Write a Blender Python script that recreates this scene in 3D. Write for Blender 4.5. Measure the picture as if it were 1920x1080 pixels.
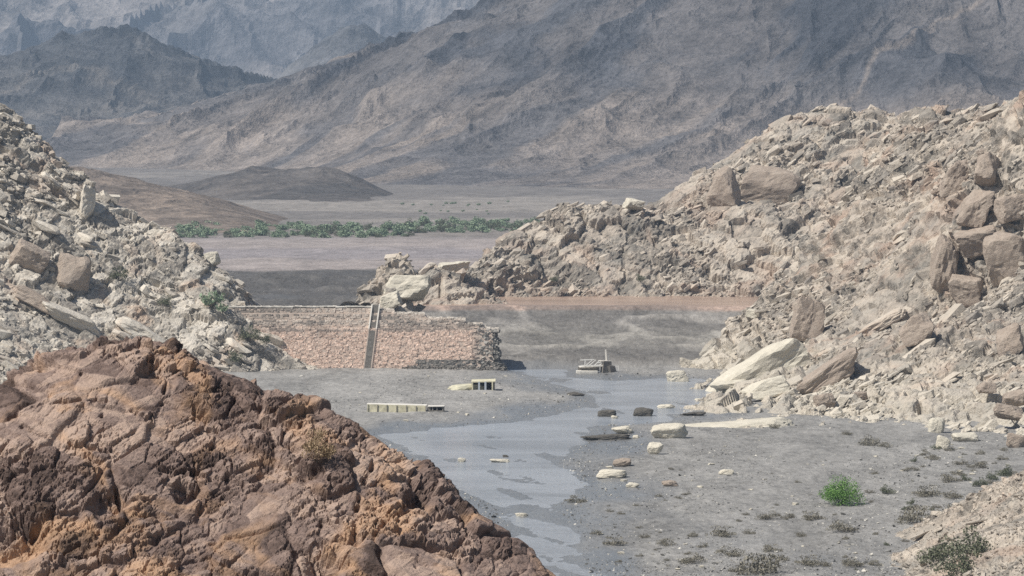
import bpy, bmesh, math, random
import numpy as np

# ------------------------------------------------------------------ camera, sky, sun, exposure
for o in list(bpy.data.objects): bpy.data.objects.remove(o)
SC = bpy.context.scene
COL = SC.collection
F = 7200.0; H = 74.0; HZ = 250.0
TH = math.atan((540.0 - HZ) / F)
cam = bpy.data.cameras.new('camera'); camo = bpy.data.objects.new('camera', cam); COL.objects.link(camo)
cam.sensor_width = 36.0; cam.lens = 36.0 * F / 1920.0
cam.clip_start = 1.0; cam.clip_end = 30000.0
camo.location = (0, 0, H); camo.rotation_euler = (math.pi / 2 - TH, 0, 0)
SC.camera = camo

SUN_EL = math.radians(52.0)
SUN_AZ = math.atan2(-0.86, -0.50)          # the sun stands to the left, a little behind the camera
sdir = np.array([math.sin(SUN_AZ) * math.cos(SUN_EL), math.cos(SUN_AZ) * math.cos(SUN_EL), math.sin(SUN_EL)])
w = bpy.data.worlds.new('World'); SC.world = w; w.use_nodes = True
nt = w.node_tree
sky = nt.nodes.new('ShaderNodeTexSky'); sky.sky_type = 'NISHITA'; sky.sun_disc = False
sky.sun_elevation = SUN_EL; sky.sun_rotation = SUN_AZ; sky.air_density = 1.0; sky.dust_density = 1.5
bg = nt.nodes['Background']; bg.inputs['Strength'].default_value = 0.065
nt.links.new(sky.outputs['Color'], bg.inputs['Color'])
sl = bpy.data.lights.new('sun', 'SUN'); sl.energy = 5.0; sl.angle = math.radians(0.53); sl.color = (1.0, 0.95, 0.87)
so = bpy.data.objects.new('sun', sl); COL.objects.link(so)
from mathutils import Vector, Matrix, Euler
so.rotation_euler = Vector(tuple(sdir)).to_track_quat('Z', 'Y').to_euler()
so.location = (0, 0, 500)
SC.view_settings.view_transform = 'Standard'; SC.view_settings.look = 'None'
SC.view_settings.exposure = 0.12; SC.view_settings.gamma = 1.0
SC.view_settings.use_curve_mapping = False
SC.cycles.use_denoising = False
SC.cycles.max_bounces = 6; SC.cycles.volume_bounces = 0; SC.cycles.transparent_max_bounces = 8

# ------------------------------------------------------------------ helpers
RNG = np.random.default_rng(7)
random.seed(7)
ct, st = math.cos(TH), math.sin(TH)

def at(px, py, d):
    """world point seen at photo pixel (px,py) at distance d along +Y"""
    u = (px - 960.0) / F; v = (540.0 - py) / F
    k = d / (ct + v * st)
    return np.array([u * k, d, H + k * (-st + v * ct)])

def on_plane(px, py, z=0.0):
    u = (px - 960.0) / F; v = (540.0 - py) / F
    k = (z - H) / (-st + v * ct)
    return np.array([u * k, (ct + v * st) * k, z])

def hsh(ix, iy, iz, seed):
    with np.errstate(over='ignore'):
        h = (ix.astype(np.uint32) * np.uint32(374761393) + iy.astype(np.uint32) * np.uint32(668265263)
             + iz.astype(np.uint32) * np.uint32(2246822519) + np.uint32((seed * 3266489917) & 0xffffffff))
        h = (h ^ (h >> np.uint32(13))) * np.uint32(1274126177)
        h = (h ^ (h >> np.uint32(16))) * np.uint32(2654435761)
        h = h ^ (h >> np.uint32(15))
    return h.astype(np.float32) * np.float32(1.0 / 4294967296.0)

def vnoise(P, seed=0):
    P = P.astype(np.float64); i = np.floor(P); f = (P - i).astype(np.float32); i = i.astype(np.int64)
    u = f * f * f * (f * (f * 6 - 15) + 10)
    r = 0
    for a in (0, 1):
        wx = u[:, 0] if a else 1 - u[:, 0]
        for b in (0, 1):
            wy = u[:, 1] if b else 1 - u[:, 1]
            for c in (0, 1):
                wz = u[:, 2] if c else 1 - u[:, 2]
                r = r + wx * wy * wz * hsh(i[:, 0] + a, i[:, 1] + b, i[:, 2] + c, seed)
    return r * 2 - 1

def fbm(P, octv=4, seed=0, gain=0.5, lac=2.03):
    r = 0; a = 1.0; t = 0
    for k in range(octv):
        r = r + a * vnoise(P, seed + k * 17); t += a; a *= gain; P = P * lac + 11.3
    return r / t

def ridged(P, octv=5, seed=0, gain=0.55):
    r = 0; a = 1.0; t = 0; w = 1.0
    for k in range(octv):
        n = 1 - np.abs(vnoise(P, seed + k * 19)) * 1.6
        n = np.clip(n, 0, 1) ** 2
        r = r + a * n * w; w = np.clip(n * 1.5, 0, 1); t += a; a *= gain; P = P * 2.05 + 5.7
    return r / t

def xy3(X, Y, s, z=0.0):
    return np.stack([X / s, Y / s, np.full_like(X, z)], 1)

def voronoi(P, seed=0):
    """F1, F2, random value of the cell, second random, vector to the cell point"""
    P = P.astype(np.float32); N = len(P)
    i = np.floor(P).astype(np.int64); f = P - i
    d1 = np.full(N, 9e9, np.float32); d2 = d1.copy()
    r1 = np.zeros(N, np.float32); r2 = r1.copy(); r3 = r1.copy(); r4 = r1.copy()
    v = np.zeros((N, 3), np.float32)
    for a in (-1, 0, 1):
        for b in (-1, 0, 1):
            for c in (-1, 0, 1):
                ix, iy, iz = i[:, 0] + a, i[:, 1] + b, i[:, 2] + c
                h1 = hsh(ix, iy, iz, seed); h2 = hsh(ix, iy, iz, seed + 101); h3 = hsh(ix, iy, iz, seed + 202)
                dx = a + 0.1 + 0.8 * h1 - f[:, 0]; dy = b + 0.1 + 0.8 * h2 - f[:, 1]; dz = c + 0.1 + 0.8 * h3 - f[:, 2]
                dd = dx * dx + dy * dy + dz * dz
                m = dd < d1
                d2 = np.where(m, d1, np.minimum(d2, dd))
                d1 = np.where(m, dd, d1)
                r1 = np.where(m, (h1 * 7.13 + h2 * 3.7) % 1, r1); r2 = np.where(m, (h2 * 9.7 + h3 * 5.3) % 1, r2); r3 = np.where(m, (h3 * 11.3 + h1 * 4.1) % 1, r3)
                v[m, 0] = dx[m]; v[m, 1] = dy[m]; v[m, 2] = dz[m]
    return np.sqrt(d1), np.sqrt(d2), r1, r2, r3, v

def smooth(a, b, x):
    t = np.clip((x - a) / (b - a), 0, 1); return t * t * (3 - 2 * t)

class TPS:
    def __init__(s, pts, reg=0.0):
        P = np.array(pts, float); s.c = P[:, :2].mean(0); s.k = max(P[:, :2].std(0).max(), 1e-6)
        s.X = (P[:, :2] - s.c) / s.k; n = len(P)
        K = s.U(s.X, s.X) + reg * np.eye(n)
        A = np.zeros((n + 3, n + 3)); A[:n, :n] = K; A[:n, n] = 1; A[:n, n + 1:] = s.X; A[n:, :n] = A[:n, n:].T
        s.w = np.linalg.solve(A, np.concatenate([P[:, 2], np.zeros(3)]))
    def U(s, A, B):
        r2 = ((A[:, None, :] - B[None]) ** 2).sum(2)
        return 0.5 * r2 * np.log(r2 + 1e-12)
    def __call__(s, x, y):
        x = np.asarray(x, float); sh = x.shape
        Q = (np.stack([x.ravel(), np.asarray(y, float).ravel()], 1) - s.c) / s.k
        out = np.empty(len(Q)); n = len(s.X)
        for i in range(0, len(Q), 40000):
            q = Q[i:i + 40000]
            out[i:i + 40000] = s.U(q, s.X) @ s.w[:n] + s.w[n] + q @ s.w[n + 1:]
        return out.reshape(sh)

def np_mesh(name, V, Fc, mat, parent=None, attrs=None, smooth_shade=False):
    """V (n,3), Fc (m,k) -> one mesh object"""
    me = bpy.data.meshes.new(name)
    V = np.ascontiguousarray(V, np.float32); Fc = np.ascontiguousarray(Fc, np.int32)
    k = Fc.shape[1]
    me.vertices.add(len(V)); me.vertices.foreach_set('co', V.ravel())
    me.loops.add(Fc.size); me.loops.foreach_set('vertex_index', Fc.ravel())
    me.polygons.add(len(Fc)); me.polygons.foreach_set('loop_start', np.arange(len(Fc), dtype=np.int32) * k)
    if smooth_shade: me.polygons.foreach_set('use_smooth', np.ones(len(Fc), bool))
    else: me.polygons.foreach_set('use_smooth', np.zeros(len(Fc), bool))
    for an, av in (attrs or {}).items():
        av = np.asarray(av, np.float32)
        if av.ndim == 1:
            me.attributes.new(an, 'FLOAT', 'POINT').data.foreach_set('value', av)
        else:
            c4 = np.ones((len(av), 4), np.float32); c4[:, :3] = av
            me.attributes.new(an, 'FLOAT_COLOR', 'POINT').data.foreach_set('color', c4.ravel())
    me.update(calc_edges=True)
    if mat: me.materials.append(mat)
    o = bpy.data.objects.new(name, me); COL.objects.link(o)
    if parent: o.parent = parent
    return o

def tag(o, label=None, cat=None, group=None, kind=None):
    if label: o['label'] = label
    if cat: o['category'] = cat
    if group: o['group'] = group
    if kind: o['kind'] = kind
    return o

def empty(name, loc, rz=0.0):
    o = bpy.data.objects.new(name, None); COL.objects.link(o)
    o.location = tuple(loc); o.rotation_euler = (0, 0, rz); o.empty_display_size = 0.5
    return o

def grid_faces(nx, ny, keep=None):
    I = np.arange(nx * ny).reshape(ny, nx)
    Fc = np.stack([I[:-1, :-1], I[:-1, 1:], I[1:, 1:], I[1:, :-1]], -1).reshape(-1, 4)
    if keep is not None:
        Fc = Fc[keep[Fc].any(1)]
    return Fc

def compact(V, Fc, attrs=None):
    used = np.zeros(len(V), bool); used[Fc] = True
    idx = np.cumsum(used) - 1
    return V[used], idx[Fc], {k: v[used] for k, v in (attrs or {}).items()}

# ------------------------------------------------------------------ materials
def mat_new(name):
    m = bpy.data.materials.new(name); m.use_nodes = True
    return m, m.node_tree, m.node_tree.nodes['Principled BSDF']

def N_(nt, t, **kw):
    n = nt.nodes.new(t)
    for k, v in kw.items(): setattr(n, k, v)
    return n

def noise_(nt, scale, detail=4, rough=0.55, vec=None, dist=0.0):
    n = N_(nt, 'ShaderNodeTexNoise'); n.inputs['Scale'].default_value = scale
    n.inputs['Detail'].default_value = detail; n.inputs['Roughness'].default_value = rough
    n.inputs['Distortion'].default_value = dist
    if vec: nt.links.new(vec, n.inputs['Vector'])
    return n

def ramp_(nt, fac, stops):
    r = N_(nt, 'ShaderNodeValToRGB'); e = r.color_ramp.elements
    while len(e) < len(stops): e.new(0.5)
    for k, (p, c) in enumerate(stops):
        e[k].position = p; e[k].color = (*c, 1) if len(c) == 3 else c
    nt.links.new(fac, r.inputs['Fac']); return r

def mix_(nt, a, b, fac, mode='MIX'):
    m = N_(nt, 'ShaderNodeMix', data_type='RGBA', blend_type=mode)
    for sock, val in ((m.inputs[6], a), (m.inputs[7], b)):
        if isinstance(val, (tuple, list)): sock.default_value = (*val, 1)
        else: nt.links.new(val, sock)
    if isinstance(fac, (int, float)): m.inputs[0].default_value = fac
    else: nt.links.new(fac, m.inputs[0])
    return m.outputs[2]

def mth(nt, op, a, b=None, clamp=False):
    m = N_(nt, 'ShaderNodeMath', operation=op); m.use_clamp = clamp
    for s, v in zip(m.inputs, (a, b)):
        if v is None: continue
        if isinstance(v, (int, float)): s.default_value = v
        else: nt.links.new(v, s)
    return m.outputs[0]

def bump_(nt, height, strength, dist, bsdf):
    b = N_(nt, 'ShaderNodeBump'); b.inputs['Strength'].default_value = strength; b.inputs['Distance'].default_value = dist
    nt.links.new(height, b.inputs['Height']); nt.links.new(b.outputs['Normal'], bsdf.inputs['Normal'])

def rock_mat(name, size, stops, patch=None, patch_amt=0.5, attr=None, island=False, bleach=None, bump=0.6, rough=0.92, vary=0.35, bed=None, grey=None):
    """size = metres of the main colour patches; stops = colour ramp; bleach=(z, colour)"""
    m, nt, b = mat_new(name)
    geo = N_(nt, 'ShaderNodeNewGeometry'); pos = geo.outputs['Position']
    n1 = noise_(nt, 1.0 / size, 6, 0.65, pos, 0.6)
    n2 = noise_(nt, 9.0 / size, 4, 0.6, pos)
    f = mth(nt, 'ADD', mth(nt, 'MULTIPLY', n1.outputs['Fac'], 0.62), mth(nt, 'MULTIPLY', n2.outputs['Fac'], 0.38))
    if attr:
        a = N_(nt, 'ShaderNodeAttribute', attribute_name=attr)
        f = mth(nt, 'ADD', f, mth(nt, 'MULTIPLY', mth(nt, 'SUBTRACT', a.outputs['Fac'], 0.5), vary))
    if island:
        f = mth(nt, 'ADD', f, mth(nt, 'MULTIPLY', mth(nt, 'SUBTRACT', geo.outputs['Random Per Island'], 0.5), vary))
    col = ramp_(nt, f, stops).outputs['Color']
    if patch:
        n3 = noise_(nt, 0.45 / size, 3, 0.6, pos, 0.8)
        pf = ramp_(nt, n3.outputs['Fac'], [(0.52, (0, 0, 0)), (0.66, (1, 1, 1))]).outputs['Color']
        col = mix_(nt, col, patch, mth(nt, 'MULTIPLY', pf, patch_amt))
    if bleach:
        sx = N_(nt, 'ShaderNodeSeparateXYZ'); nt.links.new(pos, sx.inputs[0])
        z = mth(nt, 'ADD', sx.outputs[2], mth(nt, 'MULTIPLY', mth(nt, 'SUBTRACT', n1.outputs['Fac'], 0.5), 14.0))
        bf = mth(nt, 'SUBTRACT', 1.0, mth(nt, 'DIVIDE', z, bleach[0]), True)
        col = mix_(nt, col, bleach[1], mth(nt, 'MULTIPLY', bf, 0.8))
    n4 = noise_(nt, 60.0 / size, 3, 0.6, pos)
    nb = None
    if bed is not None:      # thin tilted beds: grain drawn out along the bedding
        mp = N_(nt, 'ShaderNodeMapping', vector_type='TEXTURE'); mp.inputs['Rotation'].default_value = (0, bed, 0); mp.inputs['Scale'].default_value = (7.0, 4.5, 1.0)
        nt.links.new(pos, mp.inputs['Vector'])
        nb = noise_(nt, 5.5 / size, 6, 0.7, mp.outputs[0], 0.3)
        if grey:
            ng = noise_(nt, 1.3 / size, 4, 0.65, mp.outputs[0], 0.6)
            gf = ramp_(nt, ng.outputs['Fac'], [(0.47, (0, 0, 0)), (0.62, (1, 1, 1))]).outputs['Color']
            col = mix_(nt, col, grey, mth(nt, 'MULTIPLY', gf, 0.4))
    col = mix_(nt, col, (0.5, 0.5, 0.5), 0.0)
    hv = N_(nt, 'ShaderNodeHueSaturation'); nt.links.new(col, hv.inputs['Color'])
    nt.links.new(mth(nt, 'ADD', 0.72, mth(nt, 'MULTIPLY', n4.outputs['Fac'], 0.56)), hv.inputs['Value'])
    nt.links.new(hv.outputs['Color'], b.inputs['Base Color'])
    b.inputs['Roughness'].default_value = rough; b.inputs['Specular IOR Level'].default_value = 0.2
    hgt = mth(nt, 'ADD', mth(nt, 'MULTIPLY', n2.outputs['Fac'], 1.0), mth(nt, 'MULTIPLY', n4.outputs['Fac'], 0.35))
    if nb is not None: hgt = mth(nt, 'ADD', hgt, mth(nt, 'MULTIPLY', nb.outputs['Fac'], 1.3))
    bump_(nt, hgt, bump, size * 0.12, b)
    return m

def plain_mat(name, col, rough=0.8, var=0.25, scale=2.0, bump=0.2, metal=0.0):
    m, nt, b = mat_new(name)
    geo = N_(nt, 'ShaderNodeNewGeometry')
    n = noise_(nt, scale, 5, 0.6, geo.outputs['Position'])
    c = tuple(col)
    r = ramp_(nt, n.outputs['Fac'], [(0.25, tuple(x * (1 - var) for x in c)), (0.75, tuple(min(1, x * (1 + var)) for x in c))])
    nt.links.new(r.outputs['Color'], b.inputs['Base Color'])
    b.inputs['Roughness'].default_value = rough; b.inputs['Metallic'].default_value = metal
    b.inputs['Specular IOR Level'].default_value = 0.3
    bump_(nt, n.outputs['Fac'], bump, 0.05, b)
    return m

def leaf_mat(name, c1, c2):
    m, nt, b = mat_new(name)
    geo = N_(nt, 'ShaderNodeNewGeometry')
    r = ramp_(nt, geo.outputs['Random Per Island'], [(0.0, c1), (1.0, c2)])
    nt.links.new(r.outputs['Color'], b.inputs['Base Color'])
    b.inputs['Roughness'].default_value = 0.7; b.inputs['Specular IOR Level'].default_value = 0.2
    return m

D0 = math.radians
PALE = [(0.28, (0.21, 0.188, 0.16)), (0.42, (0.355, 0.312, 0.262)), (0.55, (0.45, 0.39, 0.325)), (0.70, (0.54, 0.475, 0.395))]
M_left = rock_mat('left_hill_rock', 9.0, [(0.26, (0.24, 0.215, 0.185)), (0.42, (0.40, 0.362, 0.31)), (0.56, (0.535, 0.487, 0.415)), (0.72, (0.64, 0.588, 0.51))],
                  (0.50, 0.37, 0.275), 0.7, attr='tint', bump=0.65, bed=D0(26), grey=(0.30, 0.285, 0.255))
M_right = rock_mat('right_hill_rock', 10.0, PALE, (0.43, 0.30, 0.225), 0.6, attr='tint', bleach=(15.0, (0.60, 0.55, 0.46)), bump=0.65, bed=D0(-34), grey=(0.27, 0.262, 0.24))
M_back = rock_mat('ridge_rock', 10.0, PALE, (0.46, 0.345, 0.27), 0.5, attr='tint', bump=0.65, bed=D0(-32), grey=(0.30, 0.295, 0.268))
M_rub_l = rock_mat('left_rubble_rock', 9.0, [(0.2, (0.25, 0.225, 0.195)), (0.42, (0.42, 0.38, 0.325)), (0.58, (0.53, 0.482, 0.41)), (0.78, (0.63, 0.58, 0.50))],
                   (0.53, 0.40, 0.31), 0.45, island=True, bump=0.5, vary=0.5)
M_rub_r = rock_mat('right_rubble_rock', 10.0, [(0.2, (0.20, 0.18, 0.16)), (0.42, (0.35, 0.315, 0.27)), (0.58, (0.45, 0.40, 0.335)), (0.78, (0.56, 0.50, 0.42))],
                   (0.44, 0.32, 0.24), 0.5, island=True, bleach=(15.0, (0.62, 0.57, 0.48)), bump=0.5, vary=0.5)
M_rub_b = rock_mat('ridge_rubble_rock', 10.0, [(0.2, (0.22, 0.20, 0.175)), (0.42, (0.37, 0.33, 0.28)), (0.58, (0.47, 0.415, 0.35)), (0.78, (0.57, 0.51, 0.43))],
                   (0.46, 0.34, 0.26), 0.5, island=True, bump=0.5, vary=0.5)
M_fg = rock_mat('brown_outcrop_rock', 1.5, [(0.20, (0.085, 0.06, 0.051)), (0.38, (0.175, 0.125, 0.106)), (0.54, (0.255, 0.188, 0.16)), (0.76, (0.41, 0.305, 0.245))],
                (0.52, 0.33, 0.20), 0.65, attr='tint', bump=0.6, vary=0.5, bed=D0(28))
M_white = rock_mat('bleached_boulder_rock', 2.5, [(0.25, (0.40, 0.37, 0.31)), (0.45, (0.56, 0.52, 0.43)), (0.7, (0.68, 0.63, 0.53))], bump=0.6, bed=D0(-8))
M_tan = rock_mat('tan_boulder_rock', 2.5, [(0.25, (0.22, 0.18, 0.15)), (0.45, (0.36, 0.295, 0.24)), (0.7, (0.48, 0.41, 0.34))], bump=0.9, bed=D0(-20))
M_dark = rock_mat('dark_wet_rock', 1.5, [(0.3, (0.05, 0.047, 0.043)), (0.5, (0.10, 0.092, 0.08)), (0.7, (0.17, 0.155, 0.135))], bump=0.5)

def colour_ground_mat():
    m, nt, b = mat_new('silt_ground')
    geo = N_(nt, 'ShaderNodeNewGeometry'); pos = geo.outputs['Position']
    a = N_(nt, 'ShaderNodeAttribute', attribute_name='region')
    wet = N_(nt, 'ShaderNodeAttribute', attribute_name='wet')
    mp = N_(nt, 'ShaderNodeMapping'); mp.inputs['Scale'].default_value = (1, 0.35, 1); nt.links.new(pos, mp.inputs['Vector'])
    n1 = noise_(nt, 0.06, 8, 0.72, mp.outputs[0], 0.8); n2 = noise_(nt, 0.7, 5, 0.75, mp.outputs[0])
    f = mth(nt, 'ADD', mth(nt, 'MULTIPLY', n1.outputs['Fac'], 0.5), mth(nt, 'MULTIPLY', n2.outputs['Fac'], 0.5))
    v = mth(nt, 'MAXIMUM', mth(nt, 'ADD', -0.75, mth(nt, 'MULTIPLY', f, 3.5)), 0.3)
    hv = N_(nt, 'ShaderNodeHueSaturation'); nt.links.new(a.outputs['Color'], hv.inputs['Color']); nt.links.new(v, hv.inputs['Value'])
    # pebbles: pale specks
    vo = N_(nt, 'ShaderNodeTexVoronoi'); vo.inputs['Scale'].default_value = 0.8; nt.links.new(mp.outputs[0], vo.inputs['Vector'])
    sp = mth(nt, 'LESS_THAN', vo.outputs['Distance'], mth(nt, 'MULTIPLY', n1.outputs['Fac'], 0.24))
    col = mix_(nt, hv.outputs['Color'], (0.46, 0.44, 0.40), mth(nt, 'MULTIPLY', sp, 0.6))
    wcol = mix_(nt, col, (0.17, 0.175, 0.18), mth(nt, 'MULTIPLY', wet.outputs['Fac'], 0.65))
    nt.links.new(wcol, b.inputs['Base Color'])
    rg = mth(nt, 'SUBTRACT', 0.9, mth(nt, 'MULTIPLY', wet.outputs['Fac'], 0.68)); nt.links.new(rg, b.inputs['Roughness'])
    b.inputs['Specular IOR Level'].default_value = 0.3
    bump_(nt, mth(nt, 'ADD', n2.outputs['Fac'], mth(nt, 'MULTIPLY', sp, 0.4)), 0.8, 0.6, b)
    return m
M_ground = colour_ground_mat()

def water_mat(name, col, rough, ripple, sc):
    m, nt, b = mat_new(name)
    geo = N_(nt, 'ShaderNodeNewGeometry'); pos = geo.outputs['Position']
    mp = N_(nt, 'ShaderNodeMapping'); mp.inputs['Scale'].default_value = (0.6, 1.0, 1); nt.links.new(pos, mp.inputs['Vector'])
    n1 = noise_(nt, sc, 5, 0.6, mp.outputs[0]); n2 = noise_(nt, 0.03, 4, 0.6, mp.outputs[0], 0.8)
    c = ramp_(nt, n2.outputs['Fac'], [(0.35, tuple(x * 0.8 for x in col)), (0.65, tuple(x * 1.2 for x in col))])
    nt.links.new(c.outputs['Color'], b.inputs['Base Color'])
    b.inputs['Roughness'].default_value = rough; b.inputs['IOR'].default_value = 1.33
    bump_(nt, n1.outputs['Fac'], ripple, 0.45, b)
    return m
M_water = water_mat('muddy_water', (0.325, 0.345, 0.37), 0.14, 1.0, 0.9)
M_pool = water_mat('brown_pool_water', (0.40, 0.29, 0.225), 0.22, 0.5, 1.0)

def mountain_mat(name, scale, bumpd):
    m, nt, b = mat_new(name)
    geo = N_(nt, 'ShaderNodeNewGeometry'); pos = geo.outputs['Position']
    a = N_(nt, 'ShaderNodeAttribute', attribute_name='region')
    n1 = noise_(nt, 1.0 / scale, 8, 0.72, pos, 0.4); n2 = noise_(nt, 8.0 / scale, 4, 0.7, pos)
    f = mth(nt, 'ADD', mth(nt, 'MULTIPLY', n1.outputs['Fac'], 0.6), mth(nt, 'MULTIPLY', n2.outputs['Fac'], 0.4))
    v = mth(nt, 'MAXIMUM', mth(nt, 'ADD', -1.2, mth(nt, 'MULTIPLY', f, 4.4)), 0.2)
    hv = N_(nt, 'ShaderNodeHueSaturation'); nt.links.new(a.outputs['Color'], hv.inputs['Color']); nt.links.new(v, hv.inputs['Value'])
    nt.links.new(hv.outputs['Color'], b.inputs['Base Color']); b.inputs['Roughness'].default_value = 0.95; b.inputs['Specular IOR Level'].default_value = 0.1
    bump_(nt, f, 0.9, bumpd, b)
    return m
M_mtn = mountain_mat('mountain_rock', 45.0, 14.0)
M_mtn_far = mountain_mat('far_mountain_rock', 160.0, 30.0)
M_hillock = mountain_mat('hillock_rock', 25.0, 3.0)

# ------------------------------------------------------------------ ground, river, pool
WPX = [(945, 678), (1010, 681), (1075, 690), (1085, 706), (1150, 712), (1240, 707), (1325, 712), (1358, 738), (1335, 762), (1272, 776), (1262, 788),
       (1190, 796), (1112, 801), (1104, 830), (1072, 855), (1055, 870), (1090, 890), (1112, 915), (1090, 932), (1052, 946), (1078, 975),
       (1100, 1000), (1110, 1040), (1125, 1100), (940, 1100), (945, 1000), (925, 955), (860, 925), (808, 880), (745, 838), (700, 815),
       (800, 802), (900, 795), (1000, 779), (1085, 766), (1098, 747), (1060, 733), (1000, 718), (962, 700)]
WPOLY = np.array([on_plane(a, b)[:2] for a, b in WPX])

def poly_sd(x, y, poly):
    """signed distance, negative inside"""
    n = len(poly); d = np.full(x.shape, 1e9); ins = np.zeros(x.shape, bool)
    for i in range(n):
        ax, ay = poly[i]; bx, by = poly[(i + 1) % n]
        ex, ey = bx - ax, by - ay; t = np.clip(((x - ax) * ex + (y - ay) * ey) / (ex * ex + ey * ey), 0, 1)
        d = np.minimum(d, np.hypot(x - ax - t * ex, y - ay - t * ey))
        c = ((ay > y) != (by > y)) & (x < (bx - ax) * (y - ay) / (by - ay + 1e-12) + ax)
        ins ^= c
    return np.where(ins, -d, d)

WZ = -0.10
def ground_z(x, y, detail=True):
    x = np.asarray(x, float); y = np.asarray(y, float)
    sh = x.shape; X = x.ravel(); Y = y.ravel()
    sd = poly_sd(X, Y, WPOLY)
    n = fbm(xy3(X, Y * 0.35, 9.0), 4, 3); n2 = fbm(xy3(X, Y * 0.5, 40.0), 3, 5)
    ns = fbm(xy3(X + 0.25 * Y, Y * 0.16, 6.0), 5, 4, 0.6)
    bank = np.where(sd < 0, np.maximum(sd * 0.05, -0.17 - 0.10 * smooth(820, 1000, Y)), np.minimum(sd * 0.04, 0.45 + 0.004 * np.minimum(sd, 100)))
    z = bank + 0.16 * n + 0.30 * ns + 0.12 * n2 * smooth(0, 20, sd)
    if detail: z = z + 0.16 * fbm(xy3(X, Y * 0.6, 2.6), 3, 9) * smooth(-6, 4, sd)
    # the low bar with the buried huts
    bar = np.exp(-(((X + 25) / 32) ** 2 + ((Y - 1085) / 75) ** 2)); z = z + 0.8 * bar
    # reservoir sediment behind the dam and the ramp washed through the breach
    rn = fbm(xy3(X, Y, 30.0), 4, 21); rr = ridged(xy3(X + Y * 0.3, Y * 0.7, 26.0), 4, 23)
    yy = Y + 7 * rn + 0.10 * np.abs(X - 25)
    ramp = np.interp(yy, [1203, 1210, 1216, 1252, 1285, 1306, 1330, 1338, 1346, 1354, 1420], [0, 0.3, 3.2, 5.2, 7.5, 9.3, 12.6, 13.9, 13.9, 12.9, 12.9])
    ramp = ramp + 0.8 * fbm(xy3(X, Y, 5.0), 3, 24) * smooth(1209, 1216, yy) * (1 - smooth(1328, 1340, yy)) + 1.8 * (rr - 0.4) * smooth(1215, 1250, yy) * (1 - smooth(1325, 1345, yy))
    basin = 9.4 + (3.4 * (rr - 0.35) + 0.9 * fbm(xy3(X, Y, 7.0), 3, 25)) * (1 - smooth(1700, 1850, Y)) + 0.9 * rn * (1 - smooth(1800, 2100, Y))
    wl = smooth(-70, -46, X) * (1 - smooth(1450, 1560, Y))
    up = basin * (1 - wl) + ramp * wl
    # terraces and the alluvial fan farther up
    fan = np.interp(Y, [1800, 2500, 3000, 4000, 5500, 13000], [0.0, 0.5, 4.0, 16.0, 45.0, 160.0])
    up = up + fan + (0.5 * n2 * smooth(2300, 3000, Y) * 3)
    k = smooth(1203, 1210, Y + 2 * rn)
    z = z * (1 - k) + up * k
    return z.reshape(sh)

def axis(segs):
    out = []
    for a, b, s in segs: out.append(np.arange(a, b, s))
    return np.concatenate(out + [[segs[-1][1]]])
gx = axis([(-5200, -700, 150), (-700, -260, 15), (-260, -150, 3.5), (-150, 175, 1.15), (175, 260, 4), (260, 900, 20), (900, 5200, 150)])
gy = axis([(-300, 560, 60), (560, 1200, 2.1), (1200, 1360, 1.3), (1360, 1900, 3.5), (1900, 2900, 9), (2900, 5000, 40), (5000, 13000, 200)])
GX, GY = np.meshgrid(gx, gy); gX, gY = GX.ravel(), GY.ravel()
gz = ground_z(gX, gY)
sd = poly_sd(gX, gY, WPOLY)
def c3(*a): return np.array(a, float)
reg = np.tile(c3(0.25, 0.242, 0.228), (len(gX), 1))
def lay(mask, col):
    global reg
    reg = reg * (1 - mask[:, None]) + np.asarray(col)[None] * mask[:, None]
n40 = fbm(xy3(gX, gY * 0.4, 60.0), 4, 31); n9 = fbm(xy3(gX, gY * 0.3, 14.0), 3, 33)
bar = np.clip(np.exp(-(((gX + 22) / 45) ** 2 + ((gY - 1090) / 95) ** 2)) * 1.3, 0, 1)
lay(bar * 0.55, c3(0.30, 0.29, 0.272))
up = smooth(1206, 1214, gY)
lay(up, c3(0.10, 0.094, 0.088))
lay(up * smooth(-65, -45, gX) * (1 - smooth(1450, 1500, gY)), c3(0.24, 0.226, 0.208))
lay(up * smooth(-65, -45, gX) * smooth(8, 4.6, gz) * 0 + up * smooth(-65, -45, gX) * (np.exp(-((gz - 6.5) / 2.2) ** 2)) * (1 - smooth(1450, 1500, gY)), c3(0.27, 0.255, 0.228))
lay(up * smooth(-65, -45, gX) * smooth(12.3, 13.2, gz) * (1 - smooth(1480, 1560, gY)), c3(0.40, 0.30, 0.245))
flat = smooth(1800, 1850, gY + 30 * n40)
lay(flat, c3(0.30, 0.262, 0.245))
rrg = ridged(xy3(gX + gY * 0.3, gY * 0.7, 26.0), 4, 23); lay(up * smooth(0.45, 0.15, rrg) * (gY < 1800) * 0.55, c3(0.085, 0.08, 0.076))  # gully hollows painted darker, shade put into the ground colour
lay(up * smooth(1, 5, gz) * smooth(5.5, 2.5, gz) * (gY < 1300) * 0.6, c3(0.13, 0.122, 0.112))
stripe = np.clip(0.5 + 1.3 * np.sin(gY / 62.0 + 1.2 * n40), 0, 1) * flat
lay(stripe * 0.65, c3(0.235, 0.215, 0.225))
lay(smooth(2300, 2420, gY), c3(0.21, 0.185, 0.165))
fanm = smooth(2500, 2700, gY)
lay(fanm, c3(0.175, 0.158, 0.145))
lay(fanm * smooth(0.05, 0.35, fbm(np.stack([gX / 260, gY / 160, gX * 0 + 2], 1), 4, 37)), c3(0.25, 0.225, 0.20))
wet = np.clip(1.15 - sd / 15.0 + 0.9 * n9, 0, 1) * (1 - up)
wet = np.maximum(wet, np.clip(smooth(760, 640, gY) * (0.55 + 1.2 * n9) * np.exp(-((gX - 25) / 35) ** 2), 0, 1) * (gY < 900))
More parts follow.
